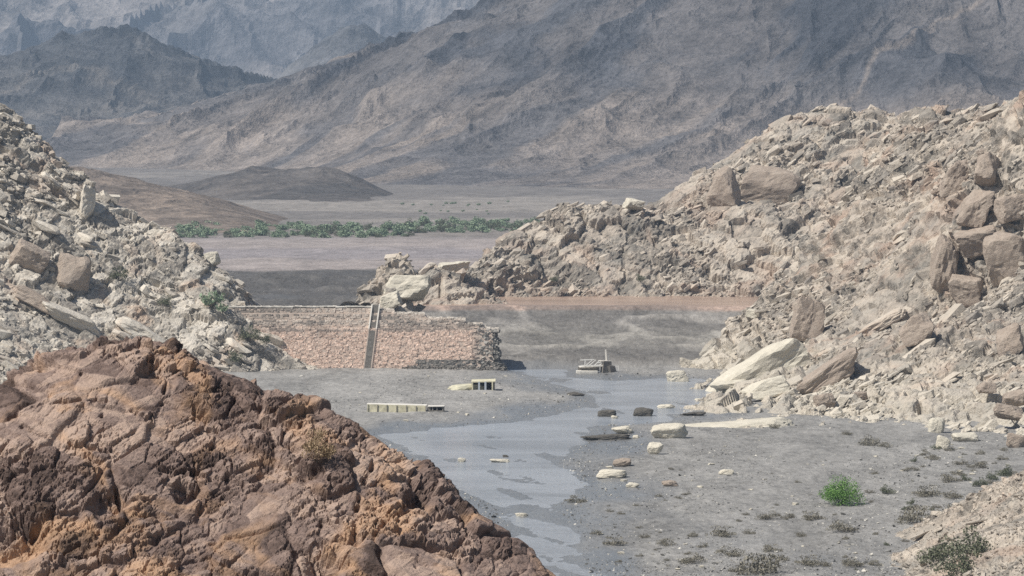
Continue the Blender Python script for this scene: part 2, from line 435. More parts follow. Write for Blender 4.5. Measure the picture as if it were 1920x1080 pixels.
wet = np.clip(wet + up * smooth(0.1, 0.4, n40) * (gY < 1700) * 0.4, 0, 1)
ground = np_mesh('ground', np.stack([gX, gY, gz], 1), grid_faces(len(gx), len(gy)), M_ground, attrs={'region': reg, 'wet': wet}, smooth_shade=True)
tag(ground, 'grey silt and gravel floor of the valley', None, None, 'structure')

def sheet(name, x0, x1, y0, y1, z, mat, label):
    xs = np.linspace(x0, x1, 30); ys = np.linspace(y0, y1, 60); A, B = np.meshgrid(xs, ys)
    o = np_mesh(name, np.stack([A.ravel(), B.ravel(), np.full(A.size, z)], 1), grid_faces(30, 60), mat, smooth_shade=True)
    return tag(o, label, None, None, 'structure')
sheet('river', -70, 75, 600, 1214, WZ, M_water, 'shallow muddy river winding over grey silt')
sheet('pool', -44, 110, 1341, 1470, 13.45, M_pool, 'brown standing water at the foot of the pale ridge')

# ------------------------------------------------------------------ mountains
def mountain(name, ctrl, xr, yr, dx, dy, amp, fs, mat, cols, seed, label, base_off=-4.0, gully=0.55, pw=1.0):
    t = TPS(ctrl, 1e-4)
    xs = np.arange(xr[0], xr[1] + dx, dx); ys = np.arange(yr[0], yr[1] + dy, dy)
    A, B = np.meshgrid(xs, ys); X, Y = A.ravel(), B.ravel()
    wx = X + fs * 0.35 * fbm(xy3(X, Y, fs * 0.9), 3, seed + 1); wy = Y + fs * 0.35 * fbm(xy3(X, Y, fs * 0.9), 3, seed + 2)
    z0 = t(X, Y); g = ground_z(X, Y, False)
    hh = np.clip((z0 - g) / 70.0, 0, 1)
    # gullies run down the slope: the noise is drawn out along the fall line (diagonal)
    ac = wx * 0.8 - wy * 0.6; al = (wx * 0.6 + wy * 0.8) * 0.28
    r = ridged(np.stack([ac / fs, al / fs, X * 0 + seed], 1), 6, seed + 3)
    r2 = ridged(np.stack([wx / fs * 3.1, wy / fs * 2.0, X * 0 + seed + 4], 1), 4, seed + 7)
    z = z0 + amp * (hh ** 0.7) * ((r - 0.42) + 0.26 * (r2 - 0.4)) + 1.6 * hh * fbm(np.stack([X / (dx * 5), Y / (dy * 6), X * 0], 1), 2, seed + 15) * dx / 3.4
    n = fbm(np.stack([X / (fs * 1.4), Y / (fs * 1.4), z / (fs * 0.7)], 1), 5, seed + 9)
    low = smooth(0.75, 0.12, hh + 0.35 * n)
    strk = smooth(0.28, 0.10, r) * 0.75
    pink = smooth(-0.05, 0.30, n) * smooth(150, 60, (z0 - g) + 60 * n)
    C = np.tile(np.asarray(cols[0], float), (len(X), 1))
    def L(mask, c):
        nonlocal C
        C = C * (1 - mask[:, None]) + np.asarray(c)[None] * mask[:, None]
    L(smooth(-0.25, 0.25, fbm(np.stack([X / fs, Y / fs, z / fs], 1), 4, seed + 13)) * 0.6, cols[1])
    ap = smooth(125, 45, (z0 - g) + 75 * n - 25 * (r - 0.4) + 12 * fbm(np.stack([X / 25, Y / 25, z / 25], 1), 3, seed + 31))
    L(strk * 0.35, cols[2]); L(ap * 0.85, np.asarray(cols[2]) * np.array([0.80, 0.83, 0.88])); L(pink * 0.7, cols[2])
    sb = fbm(np.stack([ac / (fs * 0.35), al / (fs * 0.9), X * 0 + seed + 6], 1), 4, seed + 33)
    L(ap * smooth(0.0, 0.3, sb) * 0.45, np.asarray(cols[2]) * 1.15); L(ap * smooth(0.0, -0.3, sb) * 0.7, np.asarray(cols[1]) * 0.9)
    vein = np.abs(fbm(np.stack([ac / fs * 0.9, al / fs * 0.9, X * 0 + seed + 2], 1), 3, seed + 21)); L(smooth(0.045, 0.0, vein) * 0.75, cols[2])
    keep = z > g + base_off
    V = np.stack([X, Y, z], 1); Fc = grid_faces(len(xs), len(ys), keep)
    V, Fc, at_ = compact(V, Fc, {'region': C})
    o = np_mesh(name, V, Fc, mat, attrs=at_, smooth_shade=False)
    return tag(o, label, None, None, 'structure')

def cp(*pts): return [tuple(at(*p)) for p in pts]
def foot(pts, dz=-25): return [(x, y, z + dz) for x, y, z in cp(*pts)]
# the large dark mountain on the right
ctrl = cp((250, 385, 4250), (380, 345, 4300), (450, 300, 4350), (520, 250, 4400), (640, 150, 4500), (720, 92, 4550), (795, 34, 4600), (850, 46, 4650), (900, 16, 4680), (945, -4, 4700),
          (1100, -110, 4780), (1400, -210, 4880), (1900, -260, 4950), (2400, -260, 5000),
          (450, 388, 3800), (700, 395, 3600), (900, 398, 3500), (1200, 392, 3450), (1600, 385, 3400), (2000, 370, 3400), (2400, 370, 3400),
          (650, 330, 3950), (900, 285, 4000), (1200, 240, 4000), (1500, 190, 4000), (1800, 160, 4000), (2200, 140, 4000))
ctrl += [(x, 5400, 60) for x in (-600, -200, 200, 700, 1200)] + [(-700, 4300, 8), (-700, 3700, 5)]
mountain('mountain', ctrl, (-560, 1050), (3430, 5150), 3.7, 5.8, 44, 150, M_mtn,
         [(0.058, 0.060, 0.069), (0.118, 0.117, 0.125), (0.28, 0.235, 0.20)], 41, 'large dark bare mountain filling the upper right')
# the blue-grey mountain on the left
ctrl = cp((-200, 130, 6000), (-60, 110, 6000), (60, 92, 6000), (160, 58, 6000), (250, 38, 6000), (330, 72, 6000), (420, 122, 6000), (520, 160, 6000), (620, 230, 6000), (760, 330, 6000),
          (-200, 345, 4700), (100, 355, 4700), (300, 350, 4750), (450, 350, 4900), (100, 230, 5400), (300, 240, 5400), (420, 275, 5400))
ctrl += [(x, 6900, 100) for x in (-1100, -600, -200, 100)]
mountain('mountain', ctrl, (-960, -120), (4650, 6500), 4.5, 9.0, 58, 190, M_mtn,
         [(0.055, 0.058, 0.064), (0.10, 0.10, 0.104), (0.175, 0.158, 0.142)], 71, 'dark blue grey mountain with a rounded top at the upper left')
# a blue peak between the two
ctrl = cp((430, 230, 7300), (540, 138, 7300), (600, 92, 7300), (655, 50, 7300), (705, 78, 7300), (770, 125, 7300), (900, 220, 7300), (500, 260, 6700), (655, 250, 6500), (800, 270, 6700))
ctrl += [(-500, 8000, 90), (-300, 8000, 120), (-100, 8000, 90)]
mountain('mountain', ctrl, (-620, 60), (6550, 7900), 6.0, 10.0, 45, 200, M_mtn_far,
         [(0.10, 0.10, 0.105), (0.14, 0.135, 0.135), (0.2, 0.185, 0.17)], 91, 'small hazy blue peak between the two dark mountains')
# the pale far range behind
ctrl = cp((-300, -130, 10500), (0, -120, 10500), (200, -160, 10500), (500, -200, 10500), (800, -130, 10500), (1100, -220, 10500), (1500, -200, 10500),
          (-300, 110, 9000), (100, 110, 9000), (500, 150, 9000), (750, 150, 9000), (1200, 100, 9000), (100, 10, 9700), (400, 20, 9700), (700, 30, 9700), (600, -70, 10100))
ctrl += [(x, 11600, 200) for x in (-1800, -800, 200, 1000)]
mountain('mountain', ctrl, (-1850, 700), (8900, 11200), 10.0, 17.0, 170, 420, M_mtn_far,
         [(0.13, 0.125, 0.13), (0.21, 0.195, 0.19), (0.36, 0.31, 0.27)], 111, 'pale lilac far mountain range along the top left')
# hillocks on the fan
ctrl = cp((340, 372, 3400), (400, 350, 3420), (450, 334, 3430), (525, 324, 3440), (560, 322, 3450), (610, 307, 3460), (660, 334, 3450), (705, 360, 3430), (760, 380, 3420),
          (330, 395, 3150), (450, 385, 3230), (600, 375, 3260), (720, 378, 3260)) + [(x, 3750, 10) for x in (-330, -220, -90)] + [(-420, 3400, 4), (-50, 3400, 0), (-75, 3420, 4), (-60, 3500, -4)]
mountain('hillock', ctrl, (-360, -60), (3180, 3700), 2.0, 4.0, 16, 70, M_hillock,
         [(0.058, 0.056, 0.055), (0.085, 0.078, 0.073), (0.13, 0.112, 0.098)], 131, 'low dark hillock on the fan below the mountain', -1.5)
ctrl = cp((0, 300, 2750), (140, 312, 2760), (200, 325, 2750), (260, 342, 2730), (330, 362, 2700), (420, 391, 2660), (500, 415, 2620), (560, 432, 2600),
          (100, 415, 2560), (250, 430, 2500), (350, 434, 2480), (450, 436, 2480), (540, 440, 2500)) + [(-400, 3000, 30), (-250, 2980, 4), (-120, 2850, 0), (-118, 2600, 0), (-125, 2700, -2)]
mountain('hillock', ctrl, (-400, -130), (2470, 2960), 1.6, 2.6, 9, 40, M_hillock,
         [(0.105, 0.085, 0.072), (0.155, 0.125, 0.10), (0.24, 0.19, 0.15)], 151, 'low reddish brown hill behind the left slope', -1.5)

# ------------------------------------------------------------------ rocky hills
def rot_y(a):
    c, s = math.cos(a), math.sin(a); return np.array([[c, 0, s], [0, 1, 0], [-s, 0, c]])
def rot_z(a):
    c, s = math.cos(a), math.sin(a); return np.array([[c, -s, 0], [s, c, 0], [0, 0, 1]])

class Hill: pass
def rocky(name, ctrl, xr, yr, dx, dy, layers, mat, seed, label, fb=(12, 1.5), clipz=-1.5, bed=None, ms=22.0, reg=1e-4, carve=None, mmin=0.25, drop=0.0, taper=False, tl=1.3, mlo=-0.22, mhi=0.16):
    """layers: (cell size xyz, dip angle, amplitude, groove depth, seed)"""
    h = Hill(); h.t = TPS(ctrl, reg)
    xs = np.arange(xr[0], xr[1] + dx, dx); ys = np.arange(yr[0], yr[1] + dy, dy)
    A, B = np.meshgrid(xs, ys); X, Y = A.ravel(), B.ravel()
    Z = h.t(X, Y) - drop
    gy_, gx_ = np.gradient(Z.reshape(A.shape), ys, xs)
    Nn = np.stack([-gx_.ravel(), -gy_.ravel(), np.ones(len(X))], 1); Nn /= np.linalg.norm(Nn, axis=1, keepdims=True)
    P = np.stack([X, Y, Z], 1)
    P = P + Nn * (fb[1] * fbm(P / fb[0], 4, seed))[:, None]
    h.mask = lambda p: smooth(mlo, mhi, fbm(p / ms, 3, seed + 77))
    mask = h.mask(P)
    for (ang, yaw, T, ba) in (bed or []):      # ledges of tilted beds, each edge overhanging the one below
        nb = np.array([-math.sin(ang) * math.cos(yaw), -math.sin(ang) * math.sin(yaw), math.cos(ang)])
        w_ = (P @ nb) / T + 0.9 * fbm(P / (T * 7), 3, seed + 61) + 0.25 * fbm(P / (T * 1.3), 2, seed + 62)
        i_ = np.floor(w_); fr = w_ - i_
        lr = hsh(i_.astype(np.int64), (P[:, 0] // (T * 4)).astype(np.int64) * 0, i_.astype(np.int64) * 0, seed + 63)
        on = smooth(-0.25, 0.25, fbm(P / (T * 4.5), 3, seed + 64) + 0.3 * (lr - 0.5))
        P = P + Nn * (ba * on * (0.4 + 0.9 * lr) * ((1 - fr) * np.minimum(fr / 0.16, 1) - 0.4))[:, None]
    tint = np.zeros(len(X)); tw = 0
    warp = np.stack([fbm(P / (layers[0][0][0] * 1.6), 3, seed + 50 + k) for k in range(3)], 1)
    for k, (sz, dip, amp, gr, sd_) in enumerate(layers):
        Q = (P + warp * sz[0] * 0.3) @ rot_y(dip).T @ rot_z(0.35 * (k - 1)).T / np.array(sz)
        f1, f2, r1, r2, r3, v = voronoi(Q, sd_)
        edge = np.exp(-((f2 - f1) / 0.07) ** 2)
        mod = 0.55 + 0.45 * np.clip(1 + 2.0 * fbm(P / (sz[0] * 5), 2, sd_ + 3), 0, 1.6)
        if k: mod = mod * (mmin + (1 - mmin) * mask)
        tilt = (r2 - 0.5) * v[:, 0] * tl + (r3 - 0.5) * v[:, 2] * tl
        tp = 1 - np.exp(-((f2 - f1) / 0.06) ** 2) if taper else 1.0
        d = amp * mod * tp * ((r1 - 0.5) * 1.4 + tilt) - gr * edge * mod
        P = P + Nn * d[:, None]
        tint += r3 * amp; tw += amp
    tint = tint / tw
    if carve is not None: P = P + Nn * carve(h, P)[:, None]
    g = ground_z(P[:, 0], P[:, 1], False)
    keep = P[:, 2] > g + clipz
    h.P = P; h.N = Nn; h.keep = keep; h.g = g; h.xs, h.ys = xs, ys
    Fc = grid_faces(len(xs), len(ys), keep)
    V, Fc, at_ = compact(P, Fc, {'tint': 0.5 + (tint - 0.5) * 2.0})
    h.o = tag(np_mesh(name, V, Fc, mat, attrs=at_), label, None, None, 'structure')
    return h

def hit(h, px, py, d0, d1):
    """where the line of sight of a photo pixel meets the hill"""
    ds = np.linspace(d0, d1, 500); pts = np.array([at(px, py, d) for d in ds])
    dz = pts[:, 2] - h.t(pts[:, 0], pts[:, 1])
    k = np.where(dz < 0)[0]
    return pts[k[0]] if len(k) else pts[np.argmin(dz)]

def hull_rock(seed, n=10, box=(1, 1, 1), e=0.6):
    r = np.random.default_rng(seed); bm = bmesh.new()
    for _ in range(n):
        v = r.normal(size=3); v /= np.abs(v).max() ** (1 - e) * np.linalg.norm(v) ** e
        v *= 0.5 * r.uniform(0.85, 1.1)
        bm.verts.new(tuple(v * np.array(box)))
    res = bmesh.ops.convex_hull(bm, input=bm.verts)
    bmesh.ops.delete(bm, geom=[x for x in res['geom_interior'] if isinstance(x, bmesh.types.BMVert)], context='VERTS')
    bmesh.ops.triangulate(bm, faces=bm.faces)
    bm.verts.ensure_lookup_table(); bm.verts.index_update()
    V = np.array([v.co[:] for v in bm.verts]); Fc = np.array([[v.index for v in f.verts] for f in bm.faces])
    bm.free(); return V, Fc
def block_rock(seed):
    r = np.random.default_rng(seed)
    V = BOXV0 * np.array([1, 1, 1]) + r.uniform(-0.16, 0.16, (8, 3))
    top = V[:, 2] > 0; V[top, :2] *= r.uniform(0.7, 1.0)
    bm = bmesh.new()
    for v in V: bm.verts.new(tuple(v))
    bmesh.ops.convex_hull(bm, input=bm.verts); bmesh.ops.triangulate(bm, faces=bm.faces)
    bm.verts.ensure_lookup_table(); bm.verts.index_update()
    V = np.array([v.co[:] for v in bm.verts]); Fc = np.array([[v.index for v in f.verts] for f in bm.faces]); bm.free(); return V, Fc
BOXV0 = np.array([(x, y, z) for z in (-.5, .5) for y in (-.5, .5) for x in (-.5, .5)])
BLOCK = [block_rock(700 + k) for k in range(14)]
SMALL = [hull_rock(100 + k, 7) for k in range(14)]
BIG = [hull_rock(300 + k, 18) for k in range(10)]

def rot_mats(rng, n, yaw=None, tilt=0.5):
    a = rng.uniform(0, 2 * np.pi, n) if yaw is None else yaw
    b = rng.normal(0, tilt, n); c = rng.normal(0, tilt, n)
    ca, sa, cb, sb, cc, sc_ = np.cos(a), np.sin(a), np.cos(b), np.sin(b), np.cos(c), np.sin(c)
    Rz = np.zeros((n, 3, 3)); Rz[:, 0, 0] = ca; Rz[:, 0, 1] = -sa; Rz[:, 1, 0] = sa; Rz[:, 1, 1] = ca; Rz[:, 2, 2] = 1
    Rx = np.zeros((n, 3, 3)); Rx[:, 0, 0] = 1; Rx[:, 1, 1] = cb; Rx[:, 1, 2] = -sb; Rx[:, 2, 1] = sb; Rx[:, 2, 2] = cb
    Ry = np.zeros((n, 3, 3)); Ry[:, 1, 1] = 1; Ry[:, 0, 0] = cc; Ry[:, 0, 2] = sc_; Ry[:, 2, 0] = -sc_; Ry[:, 2, 2] = cc
    return np.einsum('nij,njk,nkl->nil', Ry, Rx, Rz)

def merged_rocks(name, pos, scl, R, mat, parent, seed, variants=SMALL):
    rng = np.random.default_rng(seed); kind = rng.integers(0, len(variants), len(pos))
    Vs, Fs = [], []; off = 0
    for k, (v, f) in enumerate(variants):
        m = kind == k; n = m.sum()
        if not n: continue
        W = np.einsum('nij,nvj->nvi', R[m], v[None] * scl[m][:, None, :]) + pos[m][:, None, :]
        Vs.append(W.reshape(-1, 3)); Fs.append((f[None] + (np.arange(n) * len(v))[:, None, None]).reshape(-1, 3) + off); off += n * len(v)
    return np_mesh(name, np.concatenate(Vs), np.concatenate(Fs), mat, parent)

BIGMESH = {}
def rock_objects(h, pos, scl, R, mat, seed, name='rock'):
    rng = np.random.default_rng(seed)
    for i in range(len(pos)):
        k = int(rng.integers(0, len(BIG))); key = (k, mat.name)
        if key not in BIGMESH:
            me = bpy.data.meshes.new('rock'); v, f = BIG[k]
            me.from_pydata([tuple(x) for x in v], [], [tuple(int(q) for q in x) for x in f]); me.materials.append(mat); BIGMESH[key] = me
        o = bpy.data.objects.new(name, BIGMESH[key]); COL.objects.link(o); o.parent = h.o
        M = Matrix([list(R[i, r] * scl[i]) + [pos[i, r]] for r in range(3)] + [[0, 0, 0, 1]])
        o.matrix_world = M

def scatter(h, n_small, n_big, smin, smax, bmin, bmax, mat, seed, flat=0.65, dens=None, frame=True, tilt=0.3, dip=0.0, yaw=None, ex0=2.5):
    rng = np.random.default_rng(seed)
    ok = h.keep & (h.P[:, 2] > h.g - 0.2)
    P = h.P
    if frame:   # a margin round what the photograph shows
        u = P[:, 0] / P[:, 1] * F; ok &= (np.abs(u) < 1060)
    idx = np.where(ok)[0]
    wgt = np.ones(len(idx)) if dens is None else dens(P[idx])
    wgt = wgt / wgt.sum()
    for n, a, b, big in ((n_small, smin, smax, False), (n_big, bmin, bmax, True)):
        if n == 0: continue
        j = rng.choice(idx, n, p=wgt)
        u = rng.uniform(0, 1, n); ex = ex0 if not big else 1.7
        s = (a ** -ex + u * (b ** -ex - a ** -ex)) ** (-1 / ex)
        scl = s[:, None] * np.stack([rng.uniform(0.9, 1.7, n), rng.uniform(0.8, 1.2, n), rng.uniform(0.45, 0.9, n) * flat / 0.65], 1)
        pos = P[j] + rng.normal(0, 0.3, (n, 3)) * np.array([1, 1, 0]) * a + h.N[j] * ((0.18 if yaw is None else -0.04) * s)[:, None]
        R = rot_mats(rng, n, None if yaw is None else rng.normal(0, yaw, n) + np.pi * rng.integers(0, 2, n), tilt * (0.6 if big else 1))
        if yaw is not None and not big: scl = scl * np.array([1.35, 1.0, 0.95])
        if big: scl = scl * np.array([1.5, 1.0, 0.75])
        if dip: R = np.einsum('ij,njk->nik', rot_y(dip), R)
        if big: rock_objects(h, pos, scl, R, mat, seed + 5)
        else:
            o = merged_rocks('rubble', pos, scl, R, mat, h.o, seed + 6, SMALL if yaw is None else BLOCK); o['kind'] = 'stuff'

D = math.radians
# left hill: pale blocks, slabs dipping to the right
ctrl = cp((-250, 60, 1262), (-80, 130, 1258), (0, 192, 1252), (60, 228, 1250), (105, 290, 1247), (160, 340, 1243), (210, 380, 1240), (260, 405, 1237), (320, 428, 1233), (355, 452, 1230), (388, 480, 1227), (422, 512, 1223), (450, 545, 1219), (464, 572, 1216),
          (440, 588, 1194), (470, 612, 1193.5), (500, 637, 1193), (560, 680, 1192), (610, 699, 1190), (-250, 700, 1090), (0, 705, 1120), (150, 720, 1140), (300, 730, 1158), (450, 730, 1172), (560, 715, 1180),
          (0, 450, 1196), (150, 500, 1198), (300, 560, 1200), (400, 560, 1198), (-250, 400, 1185), (250, 640, 1178))
ctrl += [(x, y + 40, z - 30) for x, y, z in cp((0, 192, 1252), (105, 290, 1247), (210, 380, 1240), (320, 428, 1233), (422, 512, 1223), (-250, 60, 1262))]
ctrl += [(-60, 1225, 2), (-50, 1205, -4), (-48, 1185, -6)]
HL = rocky('hill', ctrl, (-205, -48), (1085, 1290), 0.52, 0.62,
           [((8, 8, 4.5), D(28), 1.6, 0.9, 201), ((3.6, 3.6, 2.0), D(28), 1.0, 0.55, 202), ((1.4, 1.4, 0.9), D(20), 0.45, 0.25, 203)],
           M_left, 200, 'pale rocky hillside of blocks and slabs on the left', fb=(30, 2.2), bed=[(D(-24), 0.3, 7.0, 2.6), (D(-30), 0.2, 2.6, 1.1)], drop=0.8, mlo=-0.12, mhi=0.2)
scatter(HL, 12000, 300, 0.42, 3.2, 1.9, 6.0, M_rub_l, 211, dens=lambda P: 0.04 + HL.mask(P) ** 1.5, dip=D(26), yaw=0.4, tilt=0.2, ex0=2.2)

# the pale ridge behind the breach
ctrl = cp((705, 574, 1212), (730, 540, 1240), (765, 512, 1300), (800, 497, 1380), (830, 492, 1410), (905, 470, 1440), (930, 440, 1455), (1000, 408, 1465), (1040, 390, 1470), (1100, 378, 1475), (1190, 376, 1480), (1235, 392, 1485), (1260, 362, 1490),
          (1300, 330, 1500), (1370, 285, 1515), (1440, 240, 1528), (1500, 212, 1540), (1560, 210, 1545), (1620, 236, 1550), (1700, 232, 1550), (1800, 215, 1550), (2000, 190, 1550),
          (690, 585, 1214), (790, 553, 1392), (860, 553, 1408), (1000, 552, 1420), (1150, 551, 1425), (1300, 551, 1425), (1430, 551, 1420), (1600, 560, 1400),
          (1300, 440, 1455), (1400, 380, 1470), (1500, 330, 1490), (1450, 300, 1502), (1450, 372, 1484), (1150, 460, 1450), (1000, 480, 1442))
ctrl += [(x, y, z) for x in (10, 50, 90, 150, 205) for y, z in ((1222, -5), (1260, -2), (1300, 1), (1340, 5), (1380, 9))] + [(-25, 1222, -5), (-25, 1260, -2), (-22, 1310, 5), (-35.5, 1222, 4), (-33.5, 1260, 6), (-31.5, 1300, 8), (-27, 1350, 10)]
ctrl += [(x, y + 45, z - 30) for x, y, z in cp((830, 492, 1410), (930, 440, 1455), (1100, 378, 1475), (1300, 330, 1500), (1500, 212, 1540), (1700, 232, 1550), (2000, 190, 1550))]
ctrl += [(-62, 1300, 4), (-50, 1390, 2), (-30, 1480, 0), (-56, 1240, 6), (-48, 1275, 9), (-46.5, 1310, 9), (-44, 1350, 9), (-39, 1395, 9)]
HB = rocky('ridge', ctrl, (-62, 205), (1208, 1600), 0.78, 0.80,
           [((11, 11, 7), D(-30), 2.4, 1.3, 221), ((4.6, 4.6, 2.4), D(-34), 1.2, 0.65, 222), ((1.9, 1.9, 1.2), D(-30), 0.55, 0.3, 223)],
           M_back, 220, 'pale craggy ridge behind the breach rising to a rounded summit', fb=(35, 2.5), bed=[(D(34), 0.0, 9.0, 3.0), (D(30), 0.2, 3.2, 1.3)], drop=1.3, mlo=-0.16, mhi=0.18)
scatter(HB, 12000, 300, 0.5, 3.8, 2.4, 7.0, M_rub_b, 231, dens=lambda P: 0.05 + HB.mask(P) ** 1.5, dip=D(-30), yaw=0.4, tilt=0.2, ex0=2.2)

# right hill: slabs rising to the right
ctrl = cp((1322, 703, 1180), (1368, 645, 1198), (1408, 592, 1215), (1440, 540, 1232), (1500, 470, 1255), (1565, 400, 1275), (1610, 335, 1300), (1650, 268, 1318), (1730, 236, 1320), (1800, 222, 1300), (1880, 205, 1270), (1920, 190, 1250), (2050, 120, 1230), (2250, 60, 1230),
          (1285, 795, 975), (1300, 760, 1030), (1330, 735, 1090), (1400, 800, 966), (1500, 803, 960), (1620, 808, 950), (1750, 815, 936), (1920, 832, 908), (2100, 850, 880), (2250, 850, 880),
          (1400, 700, 1120), (1500, 640, 1130), (1500, 740, 1040), (1600, 700, 1050), (1700, 600, 1095), (1700, 450, 1180), (1850, 600, 1075), (1850, 520, 1120), (1850, 310, 1140), (1760, 510, 1135), (1780, 330, 1165), (1920, 510, 1105), (1920, 300, 1130), (1720, 330, 1245), (2100, 400, 1110))
ctrl += [(x - 6, y + 45, z - 30) for x, y, z in cp((1440, 540, 1232), (1565, 400, 1275), (1645, 256, 1318), (1800, 212, 1300), (1920, 190, 1250), (2250, 60, 1230))]
ctrl += [(46, 1200, -3), (58, 1240, 3), (32, 1040, -3), (36, 1120, -3), (40, 940, -3), (80, 915, -4), (120, 870, -4)]
HR = rocky('hill', ctrl, (34, 205), (885, 1345), 0.62, 0.76,
           [((10, 10, 4.5), D(-34), 2.0, 1.1, 241), ((4.4, 5.0, 1.9), D(-34), 1.05, 0.6, 242), ((1.5, 1.5, 0.9), D(-30), 0.45, 0.25, 243)],
           M_right, 240, 'pale rocky hillside of tilted slabs on the right', fb=(32, 2.4), bed=[(D(36), 0.1, 8.0, 3.2), (D(34), 0.0, 2.8, 1.3)], drop=2.0, mlo=-0.14, mhi=0.22, mmin=0.3)
scatter(HR, 15000, 300, 0.42, 3.4, 2.0, 6.5, M_rub_r, 251, dens=lambda P: 0.04 + HR.mask(P) ** 1.5, dip=D(-32), yaw=0.4, tilt=0.2, ex0=2.2)

# rubble slope in the lower right corner
ctrl = cp((1725, 1110, 608), (1745, 1065, 627), (1752, 1005, 664), (1780, 965, 690), (1850, 930, 715), (1920, 890, 735), (2050, 820, 750), (1800, 1050, 622), (1920, 960, 645), (1900, 1080, 600), (2050, 1000, 610), (2050, 1150, 570), (1800, 1150, 575))
ctrl += [(x - 3, y + 18, z - 7) for x, y, z in cp((1740, 1000, 665), (1850, 930, 715), (1920, 890, 735), (2050, 820, 750))] + [(50, 690, -3), (50, 620, -3), (58, 640, -3), (56, 600, -4), (62, 590, -1)]
HC = rocky('slope', ctrl, (48, 100), (560, 770), 0.34, 0.55,
           [((5, 5, 3), D(-20), 0.7, 0.3, 261), ((1.6, 1.6, 1.0), D(-20), 0.4, 0.2, 262), ((0.7, 0.7, 0.5), 0.0, 0.2, 0.1, 263)],
           M_back, 260, 'pale rubble slope in the lower right corner', fb=(12, 0.6), clipz=-0.6)
scatter(HC, 6000, 90, 0.24, 1.0, 0.9, 2.2, M_rub_b, 271, tilt=0.5)

# brown outcrop close to the camera
crest = [(-400, 745, 150), (-150, 735, 150), (0, 712, 150), (35, 674, 150), (100, 650, 150.5), (190, 634, 151), (250, 630, 151), (310, 634, 151), (345, 664, 150.4), (420, 694, 149.6), (500, 716, 149.3), (565, 735, 149), (640, 768, 148.6), (700, 806, 148.2),
         (748, 838, 147.8), (800, 888, 147.2), (860, 928, 146.6), (905, 962, 146), (960, 985, 145.2), (1010, 1035, 144.4), (1085, 1085, 143.6), (1250, 1190, 142)]
ctrl = cp(*crest) + cp((-300, 1120, 137), (0, 1110, 137.5), (300, 1105, 138), (600, 1105, 138.6), (900, 1110, 139.5), (1100, 1190, 139.5),
                       (150, 860, 143.6), (400, 860, 145.0), (600, 900, 144.0), (750, 980, 142.8), (-150, 900, 143))
ctrl += [(x + 1.5, y + 7, z - 5.5) for x, y, z in cp(*crest[::2])]
ctrl += [(x, 124, 57.0) for x in (-24, -14, -4, 6)]
def cracks(h, P):
    d = np.zeros(len(P))
    for w_, dp, pts in ((0.09, 0.55, [(700, 872), (683, 905), (668, 955), (664, 1010), (655, 1050), (640, 1100)]), (0.06, 0.4, [(572, 770), (562, 800), (556, 850)]), (0.05, 0.3, [(455, 775), (520, 768), (600, 775)]),
                        (0.06, 0.35, [(690, 960), (600, 985), (560, 1010)]), (0.05, 0.3, [(330, 660), (300, 760), (240, 820)]), (0.06, 0.35, [(395, 840), (392, 900), (420, 980)]), (0.05, 0.3, [(40, 800), (130, 830), (220, 850)]),
                        (0.07, 0.4, [(770, 890), (830, 960), (900, 1010)]), (0.05, 0.3, [(100, 950), (230, 990), (330, 970)]), (0.05, 0.35, [(150, 700), (190, 780), (170, 860), (210, 930)]), (0.05, 0.35, [(430, 720), (470, 800), (480, 900), (520, 1000)]), (0.04, 0.3, [(60, 760), (180, 745), (300, 790), (400, 800)]), (0.05, 0.35, [(300, 880), (420, 900), (540, 880), (640, 900)]), (0.05, 0.35, [(780, 1060), (800, 980), (760, 930)]), (0.05, 0.3, [(250, 1080), (290, 1010), (270, 940)])):
        Q = [hit(h, a, b, 134, 153) for a, b in pts]
        for a, b in zip(Q[:-1], Q[1:]):
            e = b - a; t = np.clip(((P - a) @ e) / (e @ e), 0, 1); q = P - a - t[:, None] * e
            r_ = np.hypot(q[:, 0], q[:, 2]) + 0.05 * vnoise(P * 3.0, 5)
            d = np.minimum(d, -dp * np.exp(-(r_ / w_) ** 2))
    for px, py, rad, dp in ((284, 690, 0.34, 0.6), (205, 945, 0.5, 0.5), (610, 1060, 0.6, 0.7), (20, 1010, 0.9, 0.9), (345, 925, 0.35, 0.6), (590, 880, 0.3, 0.4), (790, 930, 0.4, 0.6)):
        a = hit(h, px, py, 134, 153); q = P - a
        d = np.minimum(d, -dp * np.exp(-((np.hypot(q[:, 0] * 0.8, q[:, 2] * 1.2) + 0.15 * vnoise(P * 2.5, 8)) / rad) ** 4))
    return d
HF = rocky('outcrop', ctrl, (-23.0, 4.2), (133, 154), 0.053, 0.058,
           [((3.4, 3.6, 2.0), D(25), 0.26, 0.16, 281), ((1.2, 1.4, 0.62), D(28), 0.19, 0.20, 282), ((0.42, 0.55, 0.24), D(26), 0.085, 0.08, 283), ((0.19, 0.26, 0.10), D(24), 0.03, 0.02, 284)],
           M_fg, 280, 'reddish brown fractured rock outcrop in the near left corner', fb=(5, 0.38), clipz=-1e9, bed=[(D(-32), 0.4, 1.3, 0.30), (D(-28), 0.2, 0.42, 0.08)], ms=3.5, carve=cracks, mmin=0.15, drop=0.3, tl=1.7, taper=True)

# ------------------------------------------------------------------ the broken dam
def on_ground(px, py):
    z = 0.0
    for _ in range(6):
        p = on_plane(px, py, z); z = float(ground_z(np.array([p[0]]), np.array([p[1]]))[0])
    return np.array([p[0], p[1], z])

